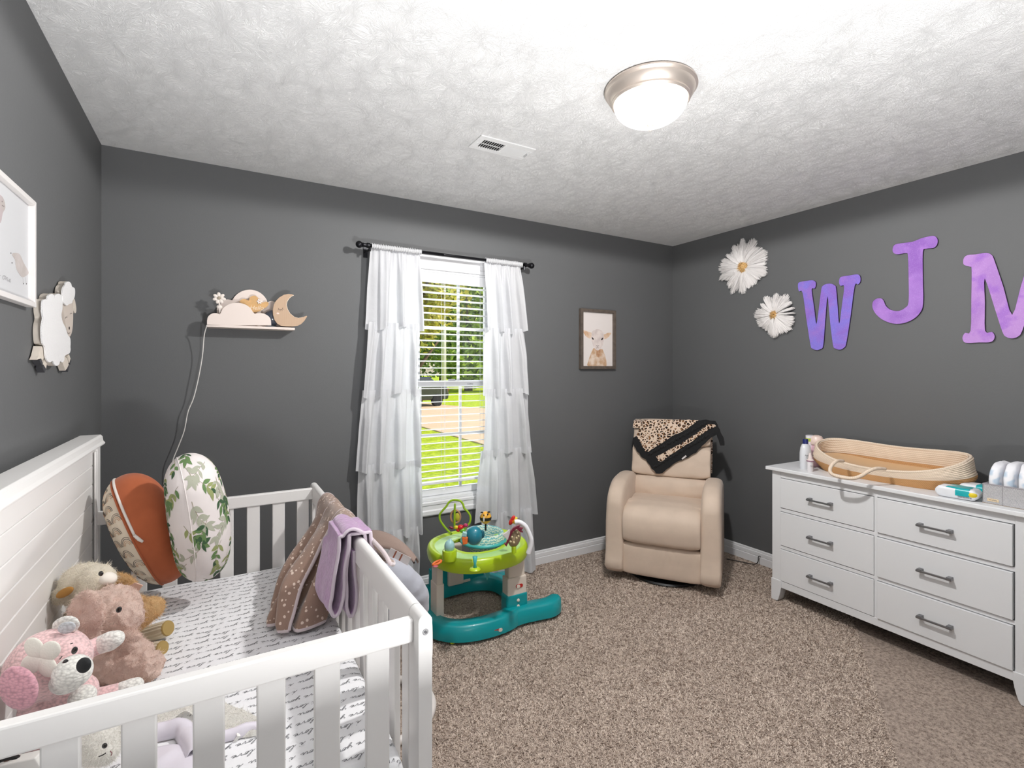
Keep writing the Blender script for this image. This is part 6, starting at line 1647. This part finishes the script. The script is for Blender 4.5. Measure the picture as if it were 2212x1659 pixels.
for q in (((1330, 620), (1308, 655)), ((1368, 632), (1365, 675)), ((1405, 628), (1425, 665)), ((1432, 612), (1465, 628))): stroke(q, .0013, blk2, 'painted_lash', mo, YS + .0052)
x_, z_ = S2(1303, 742, YS + .005); MB().ell((x_, YS + .0058, z_), (.007, .0006, .0045)).build('painted_cheek', mat('cheek_pink', (238, 214, 204), .6), mo, smooth=True)
pq = thing('name_plaque', 'tan wooden cloud plaque with white writing and a flower on the cloud shelf', 'ornament', (.155, YS + .06, 1.613))
plq = [(235, 430), (240, 390), (290, 345), (370, 335), (440, 360), (490, 375), (520, 290), (600, 245), (680, 250), (750, 310), (790, 400), (870, 440), (960, 410), (1030, 430), (1045, 480), (1010, 540), (940, 590), (860, 640), (760, 690), (620, 715), (590, 690), (480, 560), (350, 480)]
o = [(lambda q: (q.x, q.z))(ony(500 + x / 13.01, 620 + y / 13.01, YS + .05)) for x, y in plq]
MB().prism([(q.x, q.y) for q in catmull(o, 3, closed=True)], .008, basis((0, YS + .058, 0), (1, 0, 0), (0, 0, 1), (0, -1, 0))).build('plaque_board', mat('plaque_tan', (212, 168, 112), .6, var=.1, vscale=60), pq)
q = ony(500 + 700 / 13.01, 620 + 590 / 13.01, YS + .05)
text_mb('Hello', .030, .0008, basis((q.x, YS + .049, q.z), (1, 0, .04), (0, 0, 1)), shear=.3).build('plaque_name', mat('letter_cream', (236, 220, 196), .5), pq)
MB().box(q.x - .004, q.x + .004, YS + .059, YS + .066, 1.6135, q.z).build('plaque_stand', wood.m, pq)
fx, fz = (lambda q: (q.x, q.z))(ony(500 + 790 / 13.01, 620 + 405 / 13.01, YS + .045))
for k in range(6):
    a = R(k * 60); MB().ell((fx + .008 * math.cos(a), YS + .047, fz + .008 * math.sin(a)), (.0058, .002, .0042), Matrix.Rotation(-a, 3, 'Y')).build('petal', fwm, pq, smooth=True)
MB().ell((fx, YS + .046, fz), (.0035, .002, .0035)).build('flower_centre', mat('flower_pink', (220, 176, 168), .6), pq, smooth=True)
nl = thing('night_light', 'small dark globe night light behind the moon on the cloud shelf', 'lamp', (.235, YS + .06, 1.613))
MB().lathe([(0, 0), (.03, 0), (.032, .006), (.02, .012), (0, .012)], 24, Matrix.Translation((.245, YS + .062, 1.6132))).build('stand', mat('moonlight_base', (120, 130, 140), .4), nl, autos=30)
MB().ell((.245, YS + .062, 1.664), (.040, .035, .042)).build('globe', mat('moonlight_globe', (84, 90, 104), .25, coat=.4), nl, smooth=True)
wc_ = thing('shelf_cord', 'white power cord hanging from the cloud shelf behind the crib', 'cord', tuple(ony(447, 706, YB - .06)))
cpts = [(447, 703, .10), (441, 725, .07), (437, 770, .05), (428, 820, .05), (418, 860, .045), (406, 890, .045), (398, 930, .04), (385, 965, .04), (372, 1000, .04), (366, 1050, .03), (362, 1120, .02)]
MB().tube(catmull([tuple(ony(x, y, YB - d)) for x, y, d in cpts], 6), .0026, 8).build('cord', mat('cord_white', (226, 222, 218), .4), wc_, smooth=True)

# ------------------------------------------------------------------ left wall: framed animal print and wooden sheep
fp = thing('framed_picture', 'large white framed nursery print on the left wall, cut by the photo edge', 'picture', (XL, 1.70, 1.72))
FXp = XL + .024
zt_, zb_ = onx(79, 437, FXp).z, onx(77, 664, FXp).z; yr = onx(79, 437, FXp).y; yl = yr - .62; fw = .014
wfr = mat('frame_white', (222, 218, 216), .35)
for q in (((yl, zb_), (yr, zb_), (yr - fw, zb_ + fw), (yl + fw, zb_ + fw)), ((yl, zt_), (yr, zt_), (yr - fw, zt_ - fw), (yl + fw, zt_ - fw)), ((yl, zb_), (yl, zt_), (yl + fw, zt_ - fw), (yl + fw, zb_ + fw)), ((yr, zb_), (yr, zt_), (yr - fw, zt_ - fw), (yr - fw, zb_ + fw))):
    MB().prism(list(q), .023, basis((XL + .001, 0, 0), (0, 1, 0), (0, 0, 1), (1, 0, 0))).build('frame_side', wfr, fp, bevel=.0015)
pap2 = MB().box(XL + .002, XL + .010, yl + fw - .002, yr - fw + .002, zb_ + fw - .002, zt_ - fw + .002).build('print', mat('print_white', (196, 196, 198), .6), fp)
XA = XL + .0106
LP = lambda x, y: onx(x / 6.91, 400 + y / 6.91, XA)
def lart(pts, m_, name, lift=.0):
    o = [(q.y, q.z) for q in [LP(x, y) for x, y in pts]]; o = [(q.x, q.y) for q in catmull(o, 3, closed=True)]
    return MB().prism(o, .0006, basis((XL + .0101 + lift, 0, 0), (0, 1, 0), (0, 0, 1), (1, 0, 0))).build(name, m_, pap2)
lart([(180, 1030), (240, 1010), (300, 1040), (350, 1150), (420, 1280), (425, 1320), (380, 1360), (330, 1370), (280, 1310), (240, 1220), (225, 1110)], galaxy_w('pale_animal', (176, 168, 164), (188, 180, 178), 30), 'painted_animal')
lart([(-60, 150), (10, 150), (60, 220), (78, 340), (40, 420), (10, 560), (-60, 520)], galaxy_w('pale_animal2', (172, 164, 160), (182, 166, 172), 20), 'painted_animal')
for x, y in ((165, 1015), (180, 1160), (353, 1470), (396, 1472), (30, 245), (33, 305), (55, 315)):
    q = LP(x, y); MB().ell(q, (.0006, .0013, .0020)).build('painted_dot', mat('paint_dark', (48, 38, 38), .7), pap2)
for q in (((340, 1380), (350, 1420), (352, 1465)), ((375, 1370), (390, 1420), (395, 1465))):
    b = MB(); ribbon(b, [LP(*p) for p in q], .0011, (1, 0, 0)); b.build('painted_leg', mat('pencil_grey', (176, 172, 172), .8), pap2)
def lscript(pts, name):
    b = MB(); ribbon(b, catmull([tuple(LP(*p)) for p in pts], 5), .0013, (1, 0, 0)); b.build(name, mat('pencil_grey2', (150, 148, 150), .8), pap2)
lscript([(-20, 1330), (0, 1350), (10, 1345)], 'handwriting')
lscript([(60, 1350), (45, 1365), (42, 1390), (55, 1405), (72, 1390), (72, 1360), (60, 1350), (85, 1362), (92, 1375), (88, 1415), (98, 1385), (112, 1378), (118, 1395), (114, 1428), (125, 1432), (140, 1415), (150, 1400), (158, 1412), (148, 1425), (142, 1440), (152, 1446), (165, 1438)], 'handwriting')

sp = thing('wooden_sheep', 'wooden sheep wall decoration with fuzzy white wool on the left wall', 'wall decoration', (XL, 2.12, 1.53))
SP = lambda x, y, d=.024: onx(60 + x / 7.2143, 590 + y / 7.2143, XL + d)
swd = mat('sheep_wood', (214, 204, 192), .6, var=.05, vscale=30); wool = mat('sheep_wool', (240, 238, 238), .95, bump=.9, bscale=420, bdist=.004, sheen=.3)
def sp_piece(pts, x0, x1, name, m_, par=sp, n_=3):
    o = [(q.y, q.z) for q in [SP(x, y, x1) for x, y in pts]]; o = [(q.x, q.y) for q in catmull(o, n_, closed=True)]
    return MB().prism(o, x1 - x0, basis((XL + x0, 0, 0), (0, 1, 0), (0, 0, 1), (1, 0, 0))).build(name, m_, par)
bodyp = [(240, 430), (262, 412), (305, 405), (318, 360), (350, 330), (390, 325), (412, 360), (418, 395), (428, 350), (460, 325), (500, 325), (535, 370), (545, 450), (540, 560), (525, 650), (545, 760), (590, 850), (620, 950), (660, 1010), (668, 1080), (665, 1150), (668, 1200), (650, 1250), (605, 1270), (575, 1300), (568, 1360), (540, 1390), (505, 1370), (490, 1420), (455, 1445), (420, 1425), (400, 1380), (380, 1370), (345, 1390), (305, 1360), (285, 1290), (270, 1150), (235, 1090), (222, 950), (225, 820), (245, 710), (232, 620), (230, 520)]
sp_piece(bodyp, .002, .022, 'body_board', swd); sp_piece(bodyp, .022, .026, 'body_wool', wool)
headw = [(545, 280), (560, 220), (590, 180), (600, 145), (640, 132), (675, 160), (690, 210), (730, 235), (738, 300), (728, 380), (700, 430), (690, 465), (650, 480), (610, 505), (580, 480), (552, 450), (550, 400), (545, 340)]
face_ = [(575, 440), (560, 560), (572, 680), (600, 850), (630, 960), (655, 990), (685, 930), (702, 820), (708, 650), (705, 480), (690, 420)]
sp_piece(face_, .008, .022, 'face', mat('sheep_face', (206, 194, 184), .6)); sp_piece(headw, .004, .024, 'head_board', swd); sp_piece(headw, .024, .028, 'head_wool', wool)
sp_piece([(715, 400), (735, 420), (755, 530), (755, 600), (740, 625), (718, 600), (705, 560), (722, 555), (722, 480)], .008, .020, 'ear', swd)
dkh = mat('hoof_dark', (62, 62, 66), .6)
for pts, hoof in (([(200, 1140), (262, 1140), (275, 1260), (235, 1360), (205, 1330), (140, 1350), (165, 1290)], [(205, 1330), (235, 1400), (225, 1440), (180, 1360)]),
                  ([(270, 1320), (305, 1370), (285, 1490), (250, 1430), (240, 1420)], [(248, 1430), (285, 1490), (265, 1550), (232, 1480)]),
                  ([(575, 1300), (615, 1330), (640, 1430), (615, 1480), (585, 1520), (545, 1400)], [(640, 1430), (645, 1470), (625, 1540), (612, 1490)]),
                  ([(615, 1290), (645, 1265), (668, 1340), (655, 1420), (630, 1350)], [(668, 1340), (680, 1370), (662, 1430), (650, 1400)])):
    o = sp_piece(pts, .004, .020, 'leg', swd, n_=1); sp_piece(hoof, .004, .0205, 'hoof', dkh, par=o, n_=1)
def sstroke(pts, w, name):
    b = MB(); ribbon(b, catmull([tuple(SP(x, y, .0227)) for x, y in pts], 4), w, (1, 0, 0)); b.build(name, mat('paint_dark', (48, 38, 38), .7), sp)
sstroke([(587, 712), (592, 692), (605, 682), (618, 688)], .0016, 'painted_eye'); sstroke([(662, 645), (668, 628), (680, 622), (690, 634)], .0016, 'painted_eye')
q = SP(648, 858, .023); MB().ell(q, (.0008, .0055, .0055)).build('painted_nose', mat('paint_dark', (48, 38, 38), .7), sp, smooth=True)
sstroke([(622, 925), (635, 940), (648, 938), (660, 922)], .0014, 'painted_mouth')
